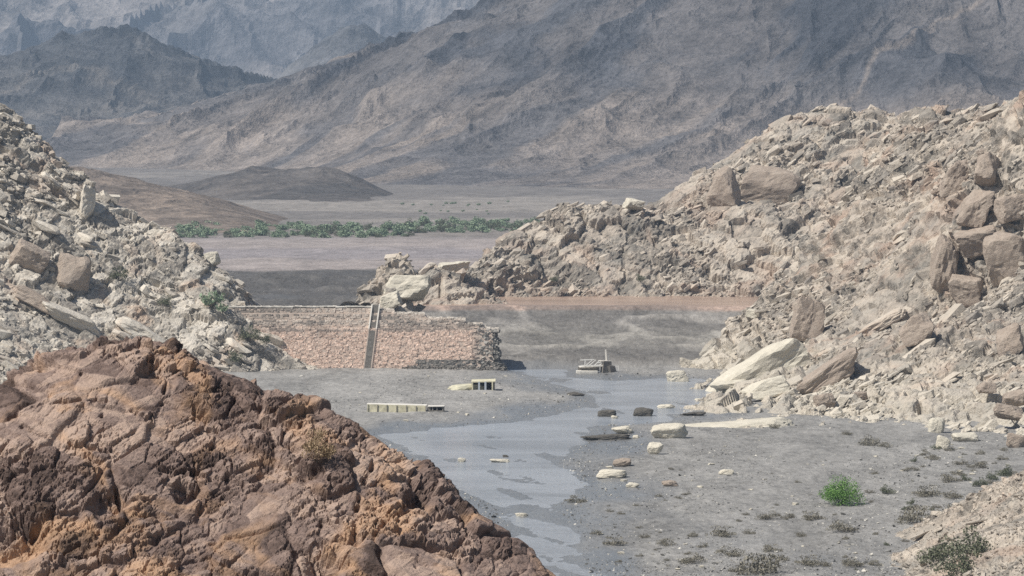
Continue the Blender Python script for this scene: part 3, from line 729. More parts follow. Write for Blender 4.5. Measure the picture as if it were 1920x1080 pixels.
BOXF = np.array([(0, 2, 3, 1), (4, 5, 7, 6), (0, 1, 5, 4), (2, 6, 7, 3), (0, 4, 6, 2), (1, 3, 7, 5)])
BOXV = np.array([(x, y, z) for z in (-.5, .5) for y in (-.5, .5) for x in (-.5, .5)])
def hexa(name, V, mat, parent=None):
    """eight corners, ordered like BOXV"""
    return np_mesh(name, np.array(V, float), BOXF, mat, parent)
def box(parent, name, loc, size, mat, rot=(0, 0, 0), wob=0.0):
    V = BOXV * np.array(size)
    if wob: V = V + np.random.default_rng(int(abs(loc[0] * 97 + loc[1] * 31 + loc[2] * 13)) + 3).normal(0, wob, V.shape)
    o = np_mesh(name, V, BOXF, mat, parent); o.location = tuple(loc); o.rotation_euler = rot
    return o

def masonry_mat():
    m, nt, b = mat_new('dam_masonry')
    geo = N_(nt, 'ShaderNodeNewGeometry'); pos = geo.outputs['Position']
    a = N_(nt, 'ShaderNodeAttribute', attribute_name='tone')
    n1 = noise_(nt, 1.1, 5, 0.65, pos); n2 = noise_(nt, 6.0, 3, 0.6, pos)
    hv = N_(nt, 'ShaderNodeHueSaturation'); nt.links.new(a.outputs['Color'], hv.inputs['Color'])
    nt.links.new(mth(nt, 'ADD', 0.6, mth(nt, 'MULTIPLY', n1.outputs['Fac'], 0.8)), hv.inputs['Value'])
    nt.links.new(hv.outputs['Color'], b.inputs['Base Color']); b.inputs['Roughness'].default_value = 0.92; b.inputs['Specular IOR Level'].default_value = 0.2
    bump_(nt, mth(nt, 'ADD', n1.outputs['Fac'], n2.outputs['Fac']), 0.6, 0.2, b)
    return m
M_mas = masonry_mat()
M_mortar = plain_mat('dam_mortar', (0.47, 0.39, 0.33), 0.95, 0.3, 0.8)
M_conc = plain_mat('pale_concrete', (0.66, 0.63, 0.57), 0.9, 0.25, 1.2)
M_conc_d = plain_mat('grey_concrete', (0.20, 0.185, 0.165), 0.9, 0.4, 1.5)
M_cream = plain_mat('cream_plaster', (0.57, 0.535, 0.39), 0.9, 0.35, 0.9)
M_in_shade = plain_mat('painted_interior_shade', (0.03, 0.03, 0.03), 0.9, 0.2, 1.0)  # near-black back walls: the shade inside the huts put into the colour
M_steel = plain_mat('white_painted_steel', (0.72, 0.71, 0.67), 0.5, 0.15, 2.0)
M_blue = plain_mat('bluish_plaster', (0.42, 0.46, 0.50), 0.8, 0.1, 1.0)

FACE_Y = 1196.0
def face_y(z):           # battered lower face, three set-backs above
    z = np.asarray(z, float)
    return FACE_Y + 0.16 * z + np.where(z > 13.2, 0.55, 0) + np.where(z > 15.6, 0.55, 0) + np.where(z > 17.8, 0.5, 0)
CX = np.array([-110, -43.5, -42, -37, -36.8, -27, -26.8, -15, -14.8, -9, -8.6, -3]); CZ = np.array([19.6, 19.6, 19.0, 18.6, 17.7, 17.5, 16.2, 15.9, 14.6, 14.2, 13.0, 12.4])
def crest_z(x): return np.interp(x, CX, CZ)
def end_x(z): return -4.2 + 0.9 * math.sin(z * 1.7) * 0.5 - 0.10 * z + 1.4 * max(0, 1 - z / 3)

dam = empty('dam', (-47, 1200, 0))
tag(dam, 'broken stone dam with a narrow stairway and a ragged right end', 'dam')
def dampart(name, V, Fc, mat, attrs=None):
    V = np.asarray(V, float) - np.array([-47, 1200, 0])
    return np_mesh(name, V, Fc, mat, dam, attrs)
# core
xs = np.concatenate([np.arange(-110, -6, 1.5), [-6.0]]); rows = []
for x in xs:
    cz = float(crest_z(x)) - 0.25
    zs = np.array([-2, 4, 9, 13.2, min(13.25, cz), min(15.6, cz), min(15.65, cz), min(17.8, cz), min(17.85, cz), cz]); zs = np.minimum(zs, cz)
    rows.append([(x, float(face_y(z)) - 0.12, z) for z in zs] + [(x, 1206.5, cz), (x, 1207.5, -2)])
rows = np.array(rows); nr, nk = rows.shape[:2]
Fc = [(a * nk + b, (a + 1) * nk + b, (a + 1) * nk + (b + 1) % nk, a * nk + (b + 1) % nk) for a in range(nr - 1) for b in range(nk)]
core = dampart('wall', rows.reshape(-1, 3), np.array(Fc), M_mortar)
endc = rows[-1]; cen = endc.mean(0)
dampart('broken_end', np.vstack([endc, cen + np.array([0.3, 0, 0])]), np.array([(b, (b + 1) % nk, nk) for b in range(nk)]), M_mortar)
# stones: thousands of small ones, one part
rng = np.random.default_rng(5); SV, SF, ST = [], [], []; off = 0
def stone(cx, cy, cz, sx, sy, sz, col, jit=0.06):
    global off
    V = BOXV * np.array([sx, sy, sz]) + np.array([cx, cy, cz]) + rng.normal(0, jit, (8, 3))
    SV.append(V); SF.append(BOXF + off); ST.append(np.tile(col, (8, 1))); off += 8
z = -0.6; k = 0
_ax = np.arange(-102, 1, 0.5); _az = np.arange(-1, 22, 0.4); _A, _B = np.meshgrid(_ax, _az)
NZ1 = fbm(np.stack([_A.ravel() / 9, _B.ravel() / 1.6, _A.ravel() * 0 + 3], 1), 3, 71).reshape(_A.shape); NZ2 = fbm(np.stack([_A.ravel() / 22, _B.ravel() / 6, _A.ravel() * 0 + 9], 1), 2, 73).reshape(_A.shape)
pink = c3(0.735, 0.57, 0.47); grey = c3(0.58, 0.53, 0.465); dk = c3(0.22, 0.20, 0.18); gr2 = c3(0.29, 0.275, 0.25)
while z < 19.6:
    h_ = rng.uniform(0.50, 0.72); x = -100 + rng.uniform(0, 1)
    while x < end_x(z):
        L = rng.uniform(0.55, 1.25); cxm = x + L / 2
        top = float(crest_z(cxm))
        if z + h_ * 0.6 < top and cxm < end_x(z):
            ia, ib = int((cxm + 102) * 2), int((z + 1) * 2.5); nz = NZ1[ib, ia]; n2 = NZ2[ib, ia]
            col = pink * rng.uniform(0.78, 1.18)
            up_ = np.clip((z - 11.5) / 3.0, 0, 1)
            col = col * (1 - 0.75 * up_) + grey * rng.uniform(0.75, 1.1) * 0.75 * up_
            if up_ > 0 and nz > 0.06: col = col * 0.35 + dk * 0.65
            if rng.uniform() < 0.035 + 0.08 * up_: x += L; continue
            if n2 > 0.15: col = col * 0.8
            ge = np.clip((cxm + 13.5 + 2.5 * n2) / 3.0, 0, 1); col = col * (1 - ge) + gr2 * rng.uniform(0.7, 1.35) * ge
            if z < 3.0 and cxm > -30 + 3 * n2: col = gr2 * rng.uniform(0.55, 1.1)
            rough = 0.06 + 0.16 * ge
            stone(cxm, float(face_y(z + h_ / 2)) + 0.2 + rng.uniform(-0.14, 0.14) * (1 + ge), z + h_ / 2, L * 0.94, 0.9, h_ * 0.93, col, rough * 0.8)
        x += L
    # ragged end face
    yy = float(face_y(z)) + 0.5
    while yy < 1206.5 and z < 12.4:
        L = rng.uniform(0.7, 1.4)
        stone(end_x(z) + rng.uniform(-0.9, 0.5), yy + L / 2, z + h_ / 2, rng.uniform(0.8, 1.8), L * 0.95, h_ * 0.95, gr2 * rng.uniform(0.6, 1.2), 0.12)
        yy += L
    z += h_
# crest stones
x = -100.0
while x < -4.5:
    L = rng.uniform(0.7, 1.5); cz = float(crest_z(x + L / 2))
    for yy in np.arange(float(face_y(cz)) + 0.6, 1206.4, 1.1):
        stone(x + L / 2, yy + 0.5, cz - 0.1 + rng.uniform(-0.12, 0.12) * (1 if x < -42 else 2.4), L * 0.95, 1.05, 0.5, grey * rng.uniform(0.8, 1.2), 0.07)
    x += L
msn = dampart('masonry', np.concatenate(SV), np.concatenate(SF), M_mas, {'tone': np.concatenate(ST)}); msn['kind'] = 'stuff'
# coping along the crest
x = -96.0
while x < -44:
    L = rng.uniform(2.5, 7.0)
    if rng.uniform() > 0.15: dampart('coping', BOXV * np.array([min(L, -43.6 - x) - 0.06, 0.9, 0.3]) + np.array([x + min(L, -43.6 - x) / 2, float(face_y(19.5)) + 0.15 + rng.uniform(-0.1, 0.1), 19.8 + rng.uniform(-0.12, 0.12)]) + rng.normal(0, 0.03, (8, 3)), BOXF, M_conc)
    x += L
# stairway
def sx(z): return -45.2 + (z + 0.2) * 0.125
zs = np.arange(0.0, 19.9, 0.66); SV, SF = [], []
for i, z in enumerate(zs):
    cxs = sx(z); y0 = float(face_y(min(z + 0.66, 19.7)))
    SV.append(BOXV * np.array([1.9, 1.5, 0.64]) + np.array([cxs, y0 + 0.15, z + 0.28])); SF.append(BOXF + 8 * i)
st_ = empty('stairway', (0, 0, 0)); st_.parent = dam
def stpart(name, V, Fc, mat):
    return np_mesh(name, np.asarray(V, float) - np.array([-47, 1200, 0]), Fc, mat, st_)
o = stpart('steps', np.concatenate(SV), np.concatenate(SF), M_conc_d)
for sgn in (-1, 1):
    for (za, zb, mt) in ((-0.3, 7.0, M_mortar), (7.02, 13.0, M_mortar), (13.02, 20.6, M_conc)):
        V = []
        for z in (za, zb):
            yb = float(face_y(min(z, 19.7)))
            for y in (yb - 0.6, yb + 1.2):
                for x in (-0.2, 0.2): V.append((sx(z) + sgn * 1.16 + x, y, z))
        stpart('side_wall', V, BOXF, mt)

# ------------------------------------------------------------------ wreck in the breach, buried huts, drift
def p_off(base, px, py):      # metres right and up from a base point, for a pixel at the same distance
    q = at(px, py, base[1]); return q[0] - base[0], q[2] - base[2]
b0 = on_ground(1115, 699)
wk = empty('ruined_intake', b0); tag(wk, 'wrecked white framed concrete intake tilted in the shallow river', 'ruin')
box(wk, 'base_slab', (-2.4, -1.4, 0.35), (6.4, 3.0, 0.8), M_conc, (0, D(1), D(4)), 0.06)
box(wk, 'wall_panel', (-1.9, 0.3, 1.15), (6.6, 0.5, 1.3), M_conc_d, (0, D(1), D(4)), 0.05)
box(wk, 'deck', (-0.7, 0.9, 2.0), (8.2, 3.4, 0.28), M_conc, (D(4), D(-2), D(4)), 0.05)
box(wk, 'tower_block', (3.6, 0.6, 1.7), (2.9, 3.2, 3.6), M_conc_d, (0, D(6), D(14)), 0.25)
box(wk, 'broken_block', (5.0, -0.2, 0.9), (2.2, 2.4, 2.2), M_conc_d, (D(8), D(-14), D(30)), 0.25)
box(wk, 'tower_slab', (3.3, 0.6, 3.62), (3.5, 3.4, 0.26), M_conc, (0, D(3), D(14)), 0.04)
box(wk, 'mast', (3.5, 0.6, 5.3), (0.42, 0.42, 3.6), M_conc, (0, D(-4), 0), 0.03)
box(wk, 'mast', (4.3, 1.2, 4.6), (0.2, 0.2, 2.2), M_steel, (0, D(3), 0))
for (x, l, ang) in ((-3.0, 2.6, 2), (-1.9, 3.3, 50), (-0.9, 3.3, 50), (0.6, 3.1, 48), (2.2, 2.2, 50)):
    box(wk, 'strut', (x, -0.2, 3.0), (0.24, 0.24, l), M_steel, (0, D(ang), 0))
box(wk, 'beam', (-2.3, -0.2, 4.05), (4.4, 0.28, 0.28), M_steel, (0, D(-2), 0))
box(wk, 'beam', (-0.4, -0.5, 2.3), (7.8, 0.26, 0.3), M_steel, (0, D(0), D(3)))
box(wk, 'beam', (2.0, -0.3, 3.3), (2.6, 0.24, 0.24), M_steel, (0, D(-6), 0))
box(wk, 'fallen_rail', (6.4, 0, 2.1), (2.2, 0.2, 0.2), M_steel, (0, D(4), 0))
box(wk, 'fallen_rail', (7.3, 0, 1.3), (0.18, 0.18, 1.8), M_steel, (0, D(6), 0))

b0 = on_ground(745, 773); ha = empty('buried_hut', b0); ha.rotation_euler = (0, 0, D(-2))
tag(ha, 'long cream walled hut half buried in the grey silt', 'hut')
for i in range(6):
    box(ha, 'wall_panel', (-6.5 + 2.55 * i, 0, 0.75), (2.38, 0.5, 2.7 - 0.14 * i), M_cream, (0, D(1.2), 0), 0.03)
for i in range(7):
    box(ha, 'pilaster', (-7.78 + 2.55 * i, -0.1, 0.72 - 0.03 * i), (0.20, 0.75, 2.85 - 0.14 * i), M_conc_d if i else M_cream, (0, D(1.2), 0), 0.02)
box(ha, 'roof_slab', (-0.2, 2.2, 1.95), (15.8, 4.6, 0.25), M_conc, (0, D(1.2), 0), 0.04)
ann = empty('annex', (9.9, 0.2, 0)); ann.parent = ha
box(ann, 'roof_slab', (0.3, 1.2, 1.55), (4.3, 3.4, 0.24), M_conc, (0, 0, 0), 0.03)
box(ann, 'back_wall', (0.3, 2.4, 0.6), (4.0, 0.3, 1.7), M_in_shade)
for x in (-1.6, -0.62, 0.55, 2.1): box(ann, 'pillar', (x, -0.1, 0.6), (0.3 if x > -1 else 0.9, 0.35, 1.7), M_conc_d)
box(ann, 'side_wall', (-1.7, 1.2, 0.6), (0.25, 2.4, 1.7), M_conc_d); box(ann, 'side_wall', (2.25, 1.3, 0.6), (0.25, 2.4, 1.7), M_conc_d)
box(ann, 'sill', (0.3, -0.2, 0.12), (4.0, 0.4, 0.75), M_conc_d)

b0 = on_ground(905, 731); hb = empty('buried_hut', b0)
tag(hb, 'small silted hut with three dark openings near the dam end', 'hut')
box(hb, 'roof_slab', (0.2, 2.6, 2.45), (6.8, 5.4, 0.3), M_cream, (D(3), D(-2), 0), 0.05)
box(hb, 'back_wall', (0.2, 3.6, 1.2), (6.4, 0.3, 2.5), M_in_shade)
for x, wd, mt in ((-2.9, 0.35, M_cream), (-1.02, 0.5, M_blue), (0.78, 0.55, M_blue), (2.75, 0.4, M_cream)):
    box(hb, 'pillar', (x, 0.1, 1.1), (wd, 0.5, 2.5), mt)
box(hb, 'side_wall', (-3.0, 2.0, 1.1), (0.3, 3.2, 2.5), M_cream); box(hb, 'side_wall', (2.85, 2.0, 1.1), (0.3, 3.2, 2.5), M_cream)

# ------------------------------------------------------------------ boulders
def ico(sub):
    bm = bmesh.new(); bmesh.ops.create_icosphere(bm, subdivisions=sub, radius=1.0)
    bm.verts.ensure_lookup_table(); V = np.array([v.co[:] for v in bm.verts]); Fc = np.array([[v.index for v in f.verts] for f in bm.faces]); bm.free(); return V, Fc
ICO = ico(4)
def boulder(name, loc, size, mat, seed, rot=(0, 0, 0), planes=9, rough=0.07, soft=34.0, label=None, cat='boulder', group=None, parent=None, sink=0.25, flat_shade=True):
    r = np.random.default_rng(seed); V, Fc = ICO
    n = r.normal(size=(planes, 3)); n = np.vstack([n / np.linalg.norm(n, axis=1, keepdims=True), np.eye(3), -np.eye(3)])
    n = n @ np.array(Euler(r.uniform(-0.35, 0.35, 3)).to_matrix()).T
    d = np.concatenate([r.uniform(0.66, 1.1, planes), r.uniform(0.68, 0.9, 6)])
    q = np.clip((V @ n.T) / d, 1e-3, None)
    rad = (q ** soft).sum(1) ** (-1 / soft)
    rad = rad * (1 + rough * 2.2 * fbm(V * 1.7 + seed, 4, seed) + rough * 1.1 * fbm(V * 6 + seed, 4, seed + 3, 0.6))
    W = V * rad[:, None] * np.array(size) * 0.5
    o = np_mesh(name, W, Fc, mat, parent, smooth_shade=not flat_shade)
    o.location = (loc[0], loc[1], loc[2] + size[2] * (0.5 - sink)); o.rotation_euler = rot
    if label: tag(o, label, cat, group)
    return o

def gb(px, py, w, h, mat, seed, label, dep=0.8, rot=(0, 0, 0), name='boulder', cat='boulder', group=None, sink=0.22, soft=7.0, **k):
    """boulder on the river bed: photo pixel of its base, width and height in photo pixels"""
    p = on_ground(px, py); m = p[1] / F
    W = w * m; Hh = h * m * 1.5
    p = p + np.array([0, W * dep * 0.35, 0])
    return boulder(name, p, (W, max(W * dep, 0.6), Hh), mat, seed, rot, label=label, cat=cat, group=group, sink=sink, soft=soft, **k)

gb(1268, 717, 52, 20, M_white, 1, 'rounded pale boulder in the river right of the wrecked intake')
gb(1250, 768, 36, 9, M_white, 2, 'low white rock in the water by the right bank')
gb(1170, 813, 46, 12, M_white, 3, 'flat white rock left of the largest pale boulder on the bank')
gb(1255, 822, 84, 24, M_white, 4, 'largest pale rounded boulder on the right river bank', dep=0.6)
gb(1192, 822, 14, 6, M_white, 14, 'small white rock beside the largest pale boulder')
gb(1228, 852, 36, 17, M_white, 5, 'pale boulder with dark underside on the gravel flat', sink=0.1)
gb(1146, 896, 66, 14, M_white, 6, 'long low pale rock at the edge of the gravel bar', dep=0.6)
gb(1166, 876, 46, 14, M_tan, 7, 'grey tan rock heap on the gravel bar behind the long low rock')
gb(1364, 890, 36, 9, M_white, 8, 'flat pale rock alone on the middle of the gravel flat')
gb(1187, 914, 28, 8, M_white, 9, 'pale stone right of the long low rock')
gb(1256, 912, 36, 9, M_tan, 10, 'pale stone with a dark hollow on the gravel flat')
gb(866, 867, 20, 8, M_white, 11, 'small white rock in the shallow water on the left')
gb(937, 868, 46, 7, M_white, 12, 'long white rock just breaking the water surface')
gb(948, 858, 14, 5, M_dark, 13, 'small dark rock beside the long white rock in the water')
gb(978, 968, 34, 6, M_white, 15, 'low white rock at the near edge of the water')
gb(1870, 940, 42, 16, M_white, 16, 'pale rock above the corner rubble slope', dep=0.6)
gb(1770, 842, 32, 24, M_white, 17, 'upright pale boulder at the foot of the right hill')
gb(1757, 812, 40, 30, M_white, 18, 'angular cream boulder leaning at the foot of the right hill')
gb(1812, 828, 62, 14, M_white, 19, 'long cream slab at the foot of the right hill')
gb(1908, 840, 46, 24, M_tan, 20, 'tan boulder at the right edge on the flat')
gb(1140, 783, 44, 14, M_dark, 21, 'left one of two dark brown rock piles in the river')
gb(1205, 782, 46, 18, M_dark, 22, 'right one of two dark brown rock piles in the river')
gb(1152, 786, 14, 6, M_white, 23, 'small white stone below the dark rock pile in the river')
gb(1310, 752, 16, 5, M_white, 24, 'tiny white rock in the water near the right bank')
def log(px, py, w, h, mat, label, ang, name='slab', cat='slab'):
    p = on_ground(px, py); m = p[1] / F
    return boulder(name, p, (w * m, 4.0, h * m * 1.5), mat, int(px), (D(4), D(ang), D(8)), label=label, cat=cat, sink=0.3, rough=0.16, soft=16.0)
log(1145, 824, 84, 9, M_dark, 'dark undercut bank slab beside the flat white rock', -3)
log(1078, 742, 38, 6, M_dark, 'dark drift slab lying at the tip of the hut bar', -4)
log(1298, 779, 56, 7, M_dark, 'dark slab on the water edge above the cream ledge', -2)

# ledges and boulders of the right hill
def hb_(h, d0, d1, px, py, w, hh, mat, seed, label, rot=(0, 0, 0), dep=0.9, sink=0.3, **k):
    sink = min(0.65, sink + 0.1)
    p = hit(h, px, py, d0, d1); m = p[1] / F
    return boulder('boulder', p, (w * m, max(w, hh) * m * dep, hh * m), mat, seed, rot, label=label, sink=sink, **k)
RH = (HR, 900, 1340)
hb_(*RH, 1512, 628, 66, 96, M_tan, 31, 'tall leaning tan boulder standing on the pale slabs', (0, D(8), 0), sink=0.12)
hb_(*RH, 1722, 636, 78, 62, M_tan, 32, 'big tan boulder perched in the middle of the right hill', (0, D(-18), 0), sink=0.15)
hb_(*RH, 1545, 757, 46, 34, M_tan, 33, 'round tan boulder low on the right hill above the flat')
hb_(*RH, 1888, 782, 66, 32, M_tan, 34, 'dark sided boulder at the right edge near the foot', (0, D(8), 0), sink=0.1)
hb_(*RH, 1902, 752, 56, 40, M_tan, 35, 'grey boulder behind the dark sided one at the right edge')
hb_(*RH, 1893, 650, 62, 86, M_tan, 36, 'tall block half way up the slope at the right edge')
hb_(*RH, 1852, 338, 52, 78, M_tan, 37, 'upright pillar block high on the right hill', sink=0.15)
hb_(*RH, 1888, 492, 96, 120, M_tan, 38, 'great smooth cliff block at the right edge', (0, D(-4), 0), dep=0.7)
hb_(*RH, 1830, 400, 60, 90, M_tan, 39, 'leaning block below the upright pillar block', (0, D(30), 0))
hb_(*RH, 1612, 745, 34, 22, M_tan, 40, 'small tan boulder right of the round tan boulder')
hb_(*RH, 1850, 730, 44, 26, M_tan, 44, 'brown boulder left of the grey one near the foot')
hb_(*RH, 1390, 806, 240, 46, M_white, 41, 'broad cream rock ledge meeting the river', (0, D(-3), 0), dep=0.35, sink=0.45)
hb_(*RH, 1440, 735, 110, 44, M_white, 42, 'cream block ledge above the broad cream ledge', (0, D(-10), 0), dep=0.5)
hb_(*RH, 1370, 722, 90, 18, M_white, 43, 'thin pale ledge reaching into the river', (0, D(-3), 0), dep=0.5)
hb_(*RH, 1425, 700, 250, 92, M_white, 45, 'broad smooth pale bedrock sloping to the river below the leaning boulder', (0, D(-36), 0), dep=0.45, sink=0.5, soft=6.0, planes=3, rough=0.09)
hb_(*RH, 1545, 700, 190, 56, M_tan, 47, 'long tan slab tilted up to the right behind the shore', (0, D(-38), 0), dep=0.6, sink=0.62, soft=7.0, planes=4)
hb_(*RH, 1660, 600, 110, 26, M_rub_r, 48, 'dark edged slab left of the big perched boulder', (0, D(-30), 0), dep=0.6, sink=0.5, soft=9.0, planes=4)
hb_(*RH, 1412, 590, 34, 20, M_white, 49, 'white rock tip at the left edge of the right hill')
hb_(*RH, 1772, 500, 54, 130, M_tan, 71, 'tall narrow cliff column left of the great smooth block', (0, D(4), 0), dep=0.9, sink=0.35)
hb_(*RH, 1790, 340, 50, 90, M_tan, 72, 'leaning cliff slab left of the upright pillar block', (0, D(34), 0), dep=0.9, sink=0.35)
hb_(*RH, 1835, 455, 100, 60, M_tan, 73, 'squat block between the leaning block and the great smooth block', (0, D(-3), 0), dep=0.8, sink=0.35)
hb_(*RH, 1900, 395, 70, 66, M_tan, 74, 'block at the right edge above the great smooth block', (0, D(5), 0), sink=0.35)
hb_(*RH, 1815, 545, 80, 70, M_tan, 75, 'broken block under the squat block on the right hill', (0, D(12), 0), sink=0.4)
BH = (HB, 1215, 1560)
hb_(*BH, 762, 558, 104, 58, M_white, 51, 'large pale block at the end of the ridge above the dam', (0, D(-6), 0), dep=0.8, sink=0.12, soft=12.0, planes=4)
hb_(*BH, 733, 572, 50, 34, M_white, 52, 'pale block at the top of the dam stairway', (0, D(-30), 0), sink=0.2)
hb_(*BH, 1440, 362, 130, 84, M_tan, 53, 'great smooth faced cliff block on the ridge', (0, D(-8), 0), dep=0.5)
hb_(*BH, 1355, 372, 70, 90, M_tan, 54, 'cliff block left of the great one on the ridge', (0, D(-8), 0), dep=0.6)
hb_(*BH, 1580, 372, 60, 34, M_tan, 55, 'dark edged block right of the great cliff block', (0, D(-20), 0))
hb_(*BH, 1188, 386, 42, 26, M_white, 56, 'square pale block on the skyline notch of the ridge', soft=24.0)
hb_(*BH, 850, 505, 70, 30, M_white, 57, 'low pale block behind the large block at the ridge end', (0, D(-14), 0))
LH = (HL, 1100, 1255)
hb_(*LH, 140, 520, 80, 80, M_tan, 61, 'big smooth brown block on the left hillside', (0, D(10), 0), dep=0.7)
hb_(*LH, 60, 490, 80, 60, M_tan, 62, 'dark grey block at the left edge of the hillside', (0, D(12), 0))
hb_(*LH, 70, 560, 110, 34, M_tan, 63, 'long pale slab below the big brown block', (0, D(28), 0), dep=0.7, sink=0.6, soft=9.0, planes=4)
hb_(*LH, 130, 590, 130, 30, M_rub_l, 64, 'second long pale slab dipping to the right on the left hillside', (0, D(26), 0), dep=0.7, sink=0.6, soft=9.0, planes=4)
hb_(*LH, 260, 615, 110, 34, M_rub_l, 65, 'pale slab above the crest of the brown outcrop', (0, D(30), 0), dep=0.7, sink=0.6, soft=9.0, planes=4)
hb_(*LH, 165, 395, 34, 70, M_rub_l, 66, 'upright dark stack on the left hill skyline', (0, D(3), 0), sink=0.2)
hb_(*LH, 400, 490, 36, 34, M_white, 67, 'pale block on the lower left hill skyline')

boulder('silt_cover', (-5.2, 4.6, 0.0), (13.0, 9.0, 4.2), plain_mat('cream_silt', (0.50, 0.475, 0.36), 0.95, 0.2, 0.6), 601, (0, D(-4), 0), planes=5, soft=6.0, parent=hb, sink=0.5)
# small pale stones strewn over the flats, all alike
rng = np.random.default_rng(77)
STV = [boulder('pale_stone', (0, 0, 0), (1, 0.9, 0.6), M_white, 500 + k) for k in range(3)]
me_s = [o.data for o in STV]
for o in STV: bpy.data.objects.remove(o)
n = 0
while n < 90:
    px, py = rng.uniform(1060, 1900), rng.uniform(805, 1075)
    if rng.uniform() < 0.25: px, py = rng.uniform(640, 1080), rng.uniform(702, 790)
    p = on_ground(px, py)
    if float(poly_sd(np.array([p[0]]), np.array([p[1]]), WPOLY)[0]) < 1 or (px > 1700 and py > 930): continue
    o = bpy.data.objects.new('pale_stone', me_s[n % 3]); COL.objects.link(o)
    s_ = float(0.35 + 1.1 * rng.uniform() ** 3); o.scale = (s_ * rng.uniform(1, 1.8), s_, s_ * rng.uniform(0.6, 1)); o.location = (p[0], p[1], p[2] + 0.12 * s_)
    o.rotation_euler = (0, 0, rng.uniform(0, 6)); tag(o, *(('small pale stone on the silt bar around the buried huts', 'stone', 'small pale stones on the hut bar') if px < 1085 and py < 800 else ('small pale stone on the wide gravel flat below the right hill', 'stone', 'small pale stones on the gravel flat'))); n += 1
# gravel
def gravel():
    rng = np.random.default_rng(88); n = 38000
    px = rng.uniform(560, 1930, n); py = 690 + 400 * rng.uniform(0, 1, n)
    P0 = np.array([on_plane(a, b) for a, b in zip(px, py)])
    sd_ = poly_sd(P0[:, 0], P0[:, 1], WPOLY)
    dn = fbm(xy3(P0[:, 0], P0[:, 1] * 0.4, 16.0), 4, 91)
    ok = (sd_ > -1.5) & (rng.uniform(-0.35, 0.5, n) < dn + 0.35 * np.exp(-sd_ / 12)) & (P0[:, 1] < 1190)
    P0 = P0[ok]; m = len(P0); P0[:, 2] = ground_z(P0[:, 0], P0[:, 1])
    s_ = 0.19 * (1 - rng.uniform(0, 0.99, m)) ** (-1 / 2.9)
    scl = s_[:, None] * np.stack([rng.uniform(1, 1.8, m), rng.uniform(0.8, 1.4, m), rng.uniform(0.4, 0.8, m)], 1)
    P0[:, 2] += 0.1 * s_
    mt = rock_mat('gravel_stone', 20.0, [(0.2, (0.09, 0.088, 0.082)), (0.45, (0.20, 0.193, 0.18)), (0.65, (0.30, 0.288, 0.262)), (0.85, (0.55, 0.525, 0.47))], island=True, bump=0.2, vary=1.0)
    o = merged_rocks('gravel', P0, scl, rot_mats(rng, m, None, 0.3), mt, None, 92)
    tag(o, 'loose grey gravel strewn over the river flats', None, None, 'stuff')
gravel()
# rubble at the foot of the broken dam end
m = 500; pos = np.stack([rng.uniform(-34, -1.5, m), 1195.2 - np.abs(rng.normal(0, 1.6, m)), np.zeros(m)], 1)
pos[:, 2] = ground_z(pos[:, 0], pos[:, 1]) + rng.uniform(0, 1.0, m) * smooth(1191, 1195.5, pos[:, 1])
o = merged_rocks('toe_rubble', pos - np.array([-47, 1200, 0]), rng.uniform(0.35, 1.1, m)[:, None] * np.array([1.2, 1, 0.7]), rot_mats(rng, m, None, 0.4), M_conc_d, dam, 93); o['kind'] = 'stuff'

# ------------------------------------------------------------------ plants
def tube(p0, p1, r0, r1, k=5):
    p0, p1 = np.array(p0, float), np.array(p1, float); d = p1 - p0; d /= np.linalg.norm(d) + 1e-9
    a = np.cross(d, [0.3, 1, 0.2]); a /= np.linalg.norm(a); b = np.cross(d, a)
    t = np.arange(k) * 2 * np.pi / k; ring = np.cos(t)[:, None] * a + np.sin(t)[:, None] * b
    V = np.vstack([p0 + ring * r0, p1 + ring * r1]); Fc = [(i, (i + 1) % k, k + (i + 1) % k, k + i) for i in range(k)]
    return V, np.array(Fc)
def join(parts):
    Vs, Fs, off = [], [], 0
    for v, f in parts: Vs.append(v); Fs.append(f + off); off += len(v)
    return np.concatenate(Vs), np.concatenate(Fs)
def leaves(rng, centres, radii, n, size, up=0.0):
    k = rng.integers(0, len(centres), n)
    v = rng.normal(size=(n, 3)); v /= np.linalg.norm(v, axis=1, keepdims=True); v *= rng.uniform(0.25, 1, n)[:, None] ** 0.5
    C = centres[k] + v * radii[k]
    a = rng.normal(size=(n, 3)); a[:, 2] += up; a /= np.linalg.norm(a, axis=1, keepdims=True)
    b = np.cross(a, rng.normal(size=(n, 3))); b /= np.linalg.norm(b, axis=1, keepdims=True)
    s_ = size * rng.uniform(0.6, 1.4, n)[:, None]
    V = np.stack([C - a * s_, C + b * s_ * 0.45, C + a * s_, C - b * s_ * 0.45], 1).reshape(-1, 3)
    return V, np.arange(4 * n).reshape(n, 4)
def plant_mesh(seed, w, h, clumps, n, leaf, stem_r, up=0.0, base=0.12, dome=True):
    r = np.random.default_rng(seed)
    a = r.uniform(0, 2 * np.pi, clumps); q = np.sqrt(r.uniform(0, 1, clumps))
    zz = h * (base + (1 - base) * r.uniform(0.1, 0.85, clumps) * (np.sqrt(1.02 - q ** 2) if dome else 1))
    C = np.stack([np.cos(a) * q * w * 0.40, np.sin(a) * q * w * 0.40, zz], 1)
    R = np.stack([r.uniform(0.13, 0.26, clumps) * w] * 2 + [r.uniform(0.12, 0.24, clumps) * h], 1)
    crown = leaves(r, C, R, n, leaf, up)
    stems = []
    for i in range(min(clumps, 9)):
        mid = C[i] * np.array([0.45, 0.45, 0.5]) + r.normal(0, 0.03 * w, 3) * np.array([1, 1, 0])
        stems.append(tube((C[i][0] * 0.06, C[i][1] * 0.06, -0.15), mid, stem_r, stem_r * 0.7)); stems.append(tube(mid, C[i], stem_r * 0.7, stem_r * 0.25))
    return crown, join(stems)
L_green = leaf_mat('green_leaves', (0.06, 0.145, 0.028), (0.19, 0.34, 0.085))
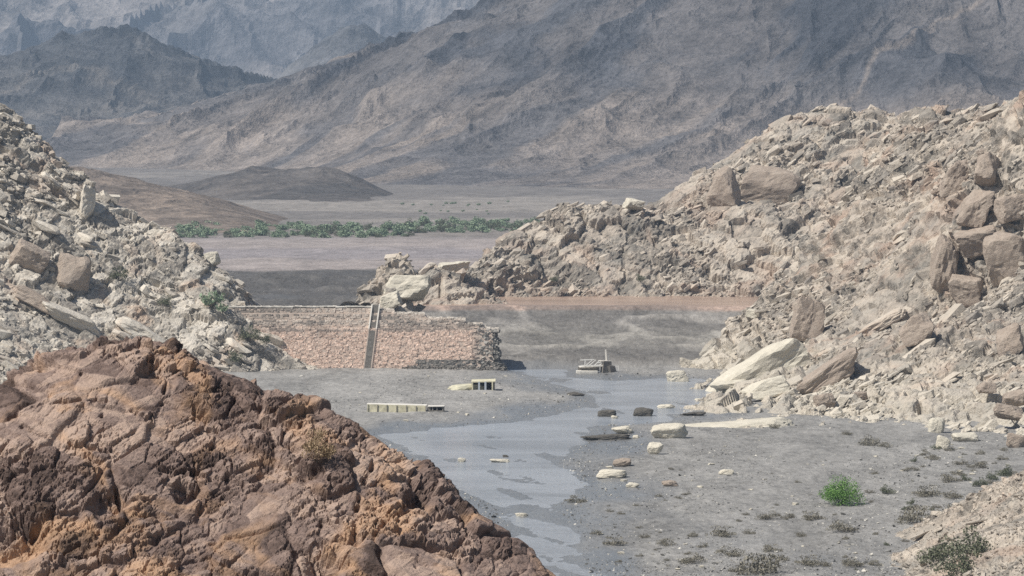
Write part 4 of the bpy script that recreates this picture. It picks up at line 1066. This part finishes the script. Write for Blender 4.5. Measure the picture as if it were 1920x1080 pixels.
L_olive = leaf_mat('olive_leaves', (0.075, 0.085, 0.055), (0.17, 0.18, 0.115))
L_dry = leaf_mat('dry_twigs', (0.13, 0.12, 0.095), (0.27, 0.25, 0.20))
L_far = leaf_mat('mesquite_leaves', (0.15, 0.21, 0.135), (0.31, 0.38, 0.25))
L_straw = leaf_mat('straw_leaves', (0.22, 0.16, 0.095), (0.38, 0.285, 0.18))
M_bark = plain_mat('grey_bark', (0.11, 0.09, 0.07), 0.9, 0.3, 3.0)
PM = {}
def proto(key, args, lm):
    cr, stx = plant_mesh(*args)
    a = np_mesh('crown', cr[0], cr[1], lm); b = np_mesh('trunk', stx[0], stx[1], M_bark)
    PM[key] = (a.data, b.data); bpy.data.objects.remove(a); bpy.data.objects.remove(b)
def plant(key, name, p, s_, label, cat, group=None, rz=0.0, zs=1.0):
    e = empty(name, p, rz); tag(e, label, cat, group)
    for nm, me in zip(('crown', 'trunk'), PM[key]):
        o = bpy.data.objects.new(nm, me); COL.objects.link(o); o.parent = e; o.scale = (s_, s_, s_ * zs)
    return e
proto('acacia', (3, 9.2, 6.4, 44, 7000, 0.15, 0.09, 0.3, 0.05), L_green)
for k in range(3): proto(('dry', k), (10 + k, 1.05, 0.5, 18, 1100, 0.03, 0.006, 1.2, 0.02), L_dry)
for k in range(2): proto(('olive', k), (20 + k, 1.0, 0.62, 18, 1100, 0.032, 0.008, 0.5, 0.02), L_olive)
for k in range(4): proto(('far', k), (30 + k, 1.0, 0.62, 18, 420, 0.062, 0.014, 0.2, 0.03), L_far)
proto('straw', (40, 1.0, 0.8, 20, 1400, 0.03, 0.006, 1.5, 0.0), L_straw)

p = on_ground(1578, 946); plant('acacia', 'green_bush', p, 1.0, 'bright green rounded bush alone on the grey flat', 'bush')
SH = [(1450, 803, 26), (1588, 815, 24), (1634, 835, 46), (1660, 838, 28), (1757, 842, 26), (1800, 872, 30), (1833, 878, 40), (1879, 862, 26), (1884, 892, 40), (1780, 903, 46), (1640, 889, 20),
      (1701, 883, 22), (1838, 912, 34), (1739, 930, 62), (1782, 935, 44), (1808, 950, 34), (1663, 926, 34), (1630, 924, 20), (1722, 980, 84), (1775, 966, 60), (1442, 974, 44), (1480, 972, 30), (1523, 974, 50), (1574, 996, 60),
      (1500, 1006, 26), (1354, 1005, 56), (1302, 1006, 26), (1250, 1022, 40), (1152, 1022, 46), (1208, 1009, 24), (1118, 1002, 26), (1080, 942, 40), (1369, 1042, 52), (1445, 1034, 40), (1318, 1026, 26), (1301, 1056, 52),
      (1432, 1076, 104), (1517, 1060, 60), (1593, 1062, 50), (1545, 1062, 30), (1405, 1000, 26), (1470, 1050, 24), (1640, 1060, 30), (1385, 1072, 40), (1860, 900, 30), (1900, 930, 44), (1905, 905, 40), (1850, 930, 36)]
rng = np.random.default_rng(12)
for k in range(44):
    SH.append((rng.uniform(1690, 1915), 845 + 120 * rng.uniform() ** 1.3, rng.uniform(10, 26)))
for k in range(46):
    SH.append((rng.uniform(1120, 1700), rng.uniform(880, 1078), rng.uniform(6, 18)))
special = {(1432, 1076, 104): 'largest dry grey shrub at the bottom edge of the flat', (1722, 980, 84): 'wide low dry shrub below the green bush to its right', (1634, 835, 46): 'dark low shrub at the foot of the right hill'}
for i, (px, py, wd) in enumerate(SH):
    p = on_ground(px, py)
    if float(poly_sd(np.array([p[0]]), np.array([p[1]]), WPOLY)[0]) < 0 and (px, py, wd) not in SH[:40]: continue
    s_ = wd * p[1] / F; key = ('dry', i % 3) if (i % 4 or px < 1600) else ('olive', i % 2)
    if (px, py, wd) in special: plant(key, 'dry_shrub', p, s_, special[(px, py, wd)], 'shrub', None, i * 1.3, 0.9)
    elif key[0] == 'dry': plant(key, 'dry_shrub', p, s_, *(('low grey brown dry shrub in the dense patch near the right edge', 'shrub', 'dry shrubs near the right edge') if px > 1690 else ('low dry shrub on the flat near the bottom edge of the picture', 'shrub', 'dry shrubs near the bottom edge') if py > 1000 else ('low dry shrub on the open gravel flat around the green bush', 'shrub', 'dry shrubs on the open flat')), i * 1.3, 0.8)
    else: plant(key, 'olive_shrub', p, s_, 'low dark olive shrub among the dry shrubs on the right', 'shrub', 'olive shrubs on the right of the flat', i * 1.3, 0.9)
for (px, py, wd, lb) in ((1757, 1054, 84, 'dark olive bush at the left foot of the corner rubble slope'), (1815, 1044, 96, 'greenest bush on the corner rubble slope'), (1790, 1076, 84, 'olive bush at the bottom edge on the corner rubble slope')):
    p = hit(HC, px, py, 560, 760); plant(('olive', 0), 'olive_bush', p, wd * p[1] / F, lb, 'bush', None, px)
for (px, py, wd, kk, lb) in ((396, 574, 52, 'far', 'green bush on the lower edge of the left hill'), (418, 586, 26, 'far', 'small dark green bush right below the green one on the left hill'), (470, 640, 46, 'olive', 'grey green bush on the left hill beside the dam'),
                             (500, 645, 30, 'olive', 'small grey bush next to the dam face'), (312, 575, 34, 'olive', 'faint olive bush in the middle of the left hill'), (225, 525, 40, 'olive', 'olive bush beside the big brown block'),
                             (440, 680, 36, 'olive', 'olive bush low on the left hill toward the dam foot')):
    p = hit(HL, px, py, 1100, 1250); plant((kk, 1), 'hill_bush', p + np.array([0, -0.5, 0.6]), wd * p[1] / F, lb, 'bush', None, px)
for (px, py, wd, lb) in ((1200, 528, 22, 'small green bush at the foot of the pale ridge'), (1040, 530, 22, 'grey bush left along the foot of the pale ridge')):
    p = hit(HB, px, py, 1300, 1500); plant(('olive', 1), 'ridge_bush', p + np.array([0, -1, 0.5]), wd * p[1] / F, lb, 'bush', None, px)
p = hit(HF, 597, 856, 135, 152); plant('straw', 'straw_bush', p + np.array([0, -0.5, 0.0]), 76 * p[1] / F, 'dry straw coloured bush on the brown outcrop', 'bush')
# the green belt far up the valley
for k in range(280):
    px = rng.uniform(325, 1010); fr = rng.uniform() ** 1.2
    if math.sin(px * 0.045) + math.sin(px * 0.117 + fr * 5) + rng.uniform(-1, 1) < -2.1: continue
    py = (446 if px < 775 else 437) - fr * 20
    p = on_ground(px, py); s_ = 5.0 + 7.0 * rng.uniform() ** 1.8
    plant(('far', k % 4) if k % 5 else ('olive', k % 2), 'belt_tree', p, s_, *(('green thicket tree at the front edge of the valley belt', 'tree', 'front trees of the green belt') if fr < 0.25 else ('green thicket tree deep in the valley belt behind the front ones', 'tree', 'inner trees of the green belt')), rng.uniform(0, 6), rng.uniform(0.7, 1.0))
for (px, py, wd) in [(rng.uniform(740, 980), rng.uniform(366, 406), rng.uniform(6, 12)) for _ in range(20)]:
    p = on_ground(px, py)
    plant(('far', 1), 'fan_tree', p, wd * p[1] / F * 0.8, 'small scattered tree on the fan below the dark mountain', 'tree', 'scattered trees on the fan')

# ------------------------------------------------------------------ haze
def haze():
    x0, x1, y0, y1, z0, z1 = -5600, 5600, -400, 13400, -14, 900
    V = np.array([(x, y, z) for z in (z0, z1) for y in (y0, y1) for x in (x0, x1)])
    Fc = np.array([(0, 2, 3, 1), (4, 5, 7, 6), (0, 1, 5, 4), (2, 6, 7, 3), (0, 4, 6, 2), (1, 3, 7, 5)])
    m = bpy.data.materials.new('haze_air'); m.use_nodes = True; nt = m.node_tree
    nt.nodes.remove(nt.nodes['Principled BSDF'])
    v = N_(nt, 'ShaderNodeVolumePrincipled'); v.inputs['Density'].default_value = HAZE
    v.inputs['Color'].default_value = (0.58, 0.76, 1.0, 1); v.inputs['Anisotropy'].default_value = 0.0
    nt.links.new(v.outputs['Volume'], nt.nodes['Material Output'].inputs['Volume'])
    tag(np_mesh('haze', V, Fc, m), 'thin pale blue haze in the valley air', None, None, 'stuff')
HAZE = 0.000066
haze()
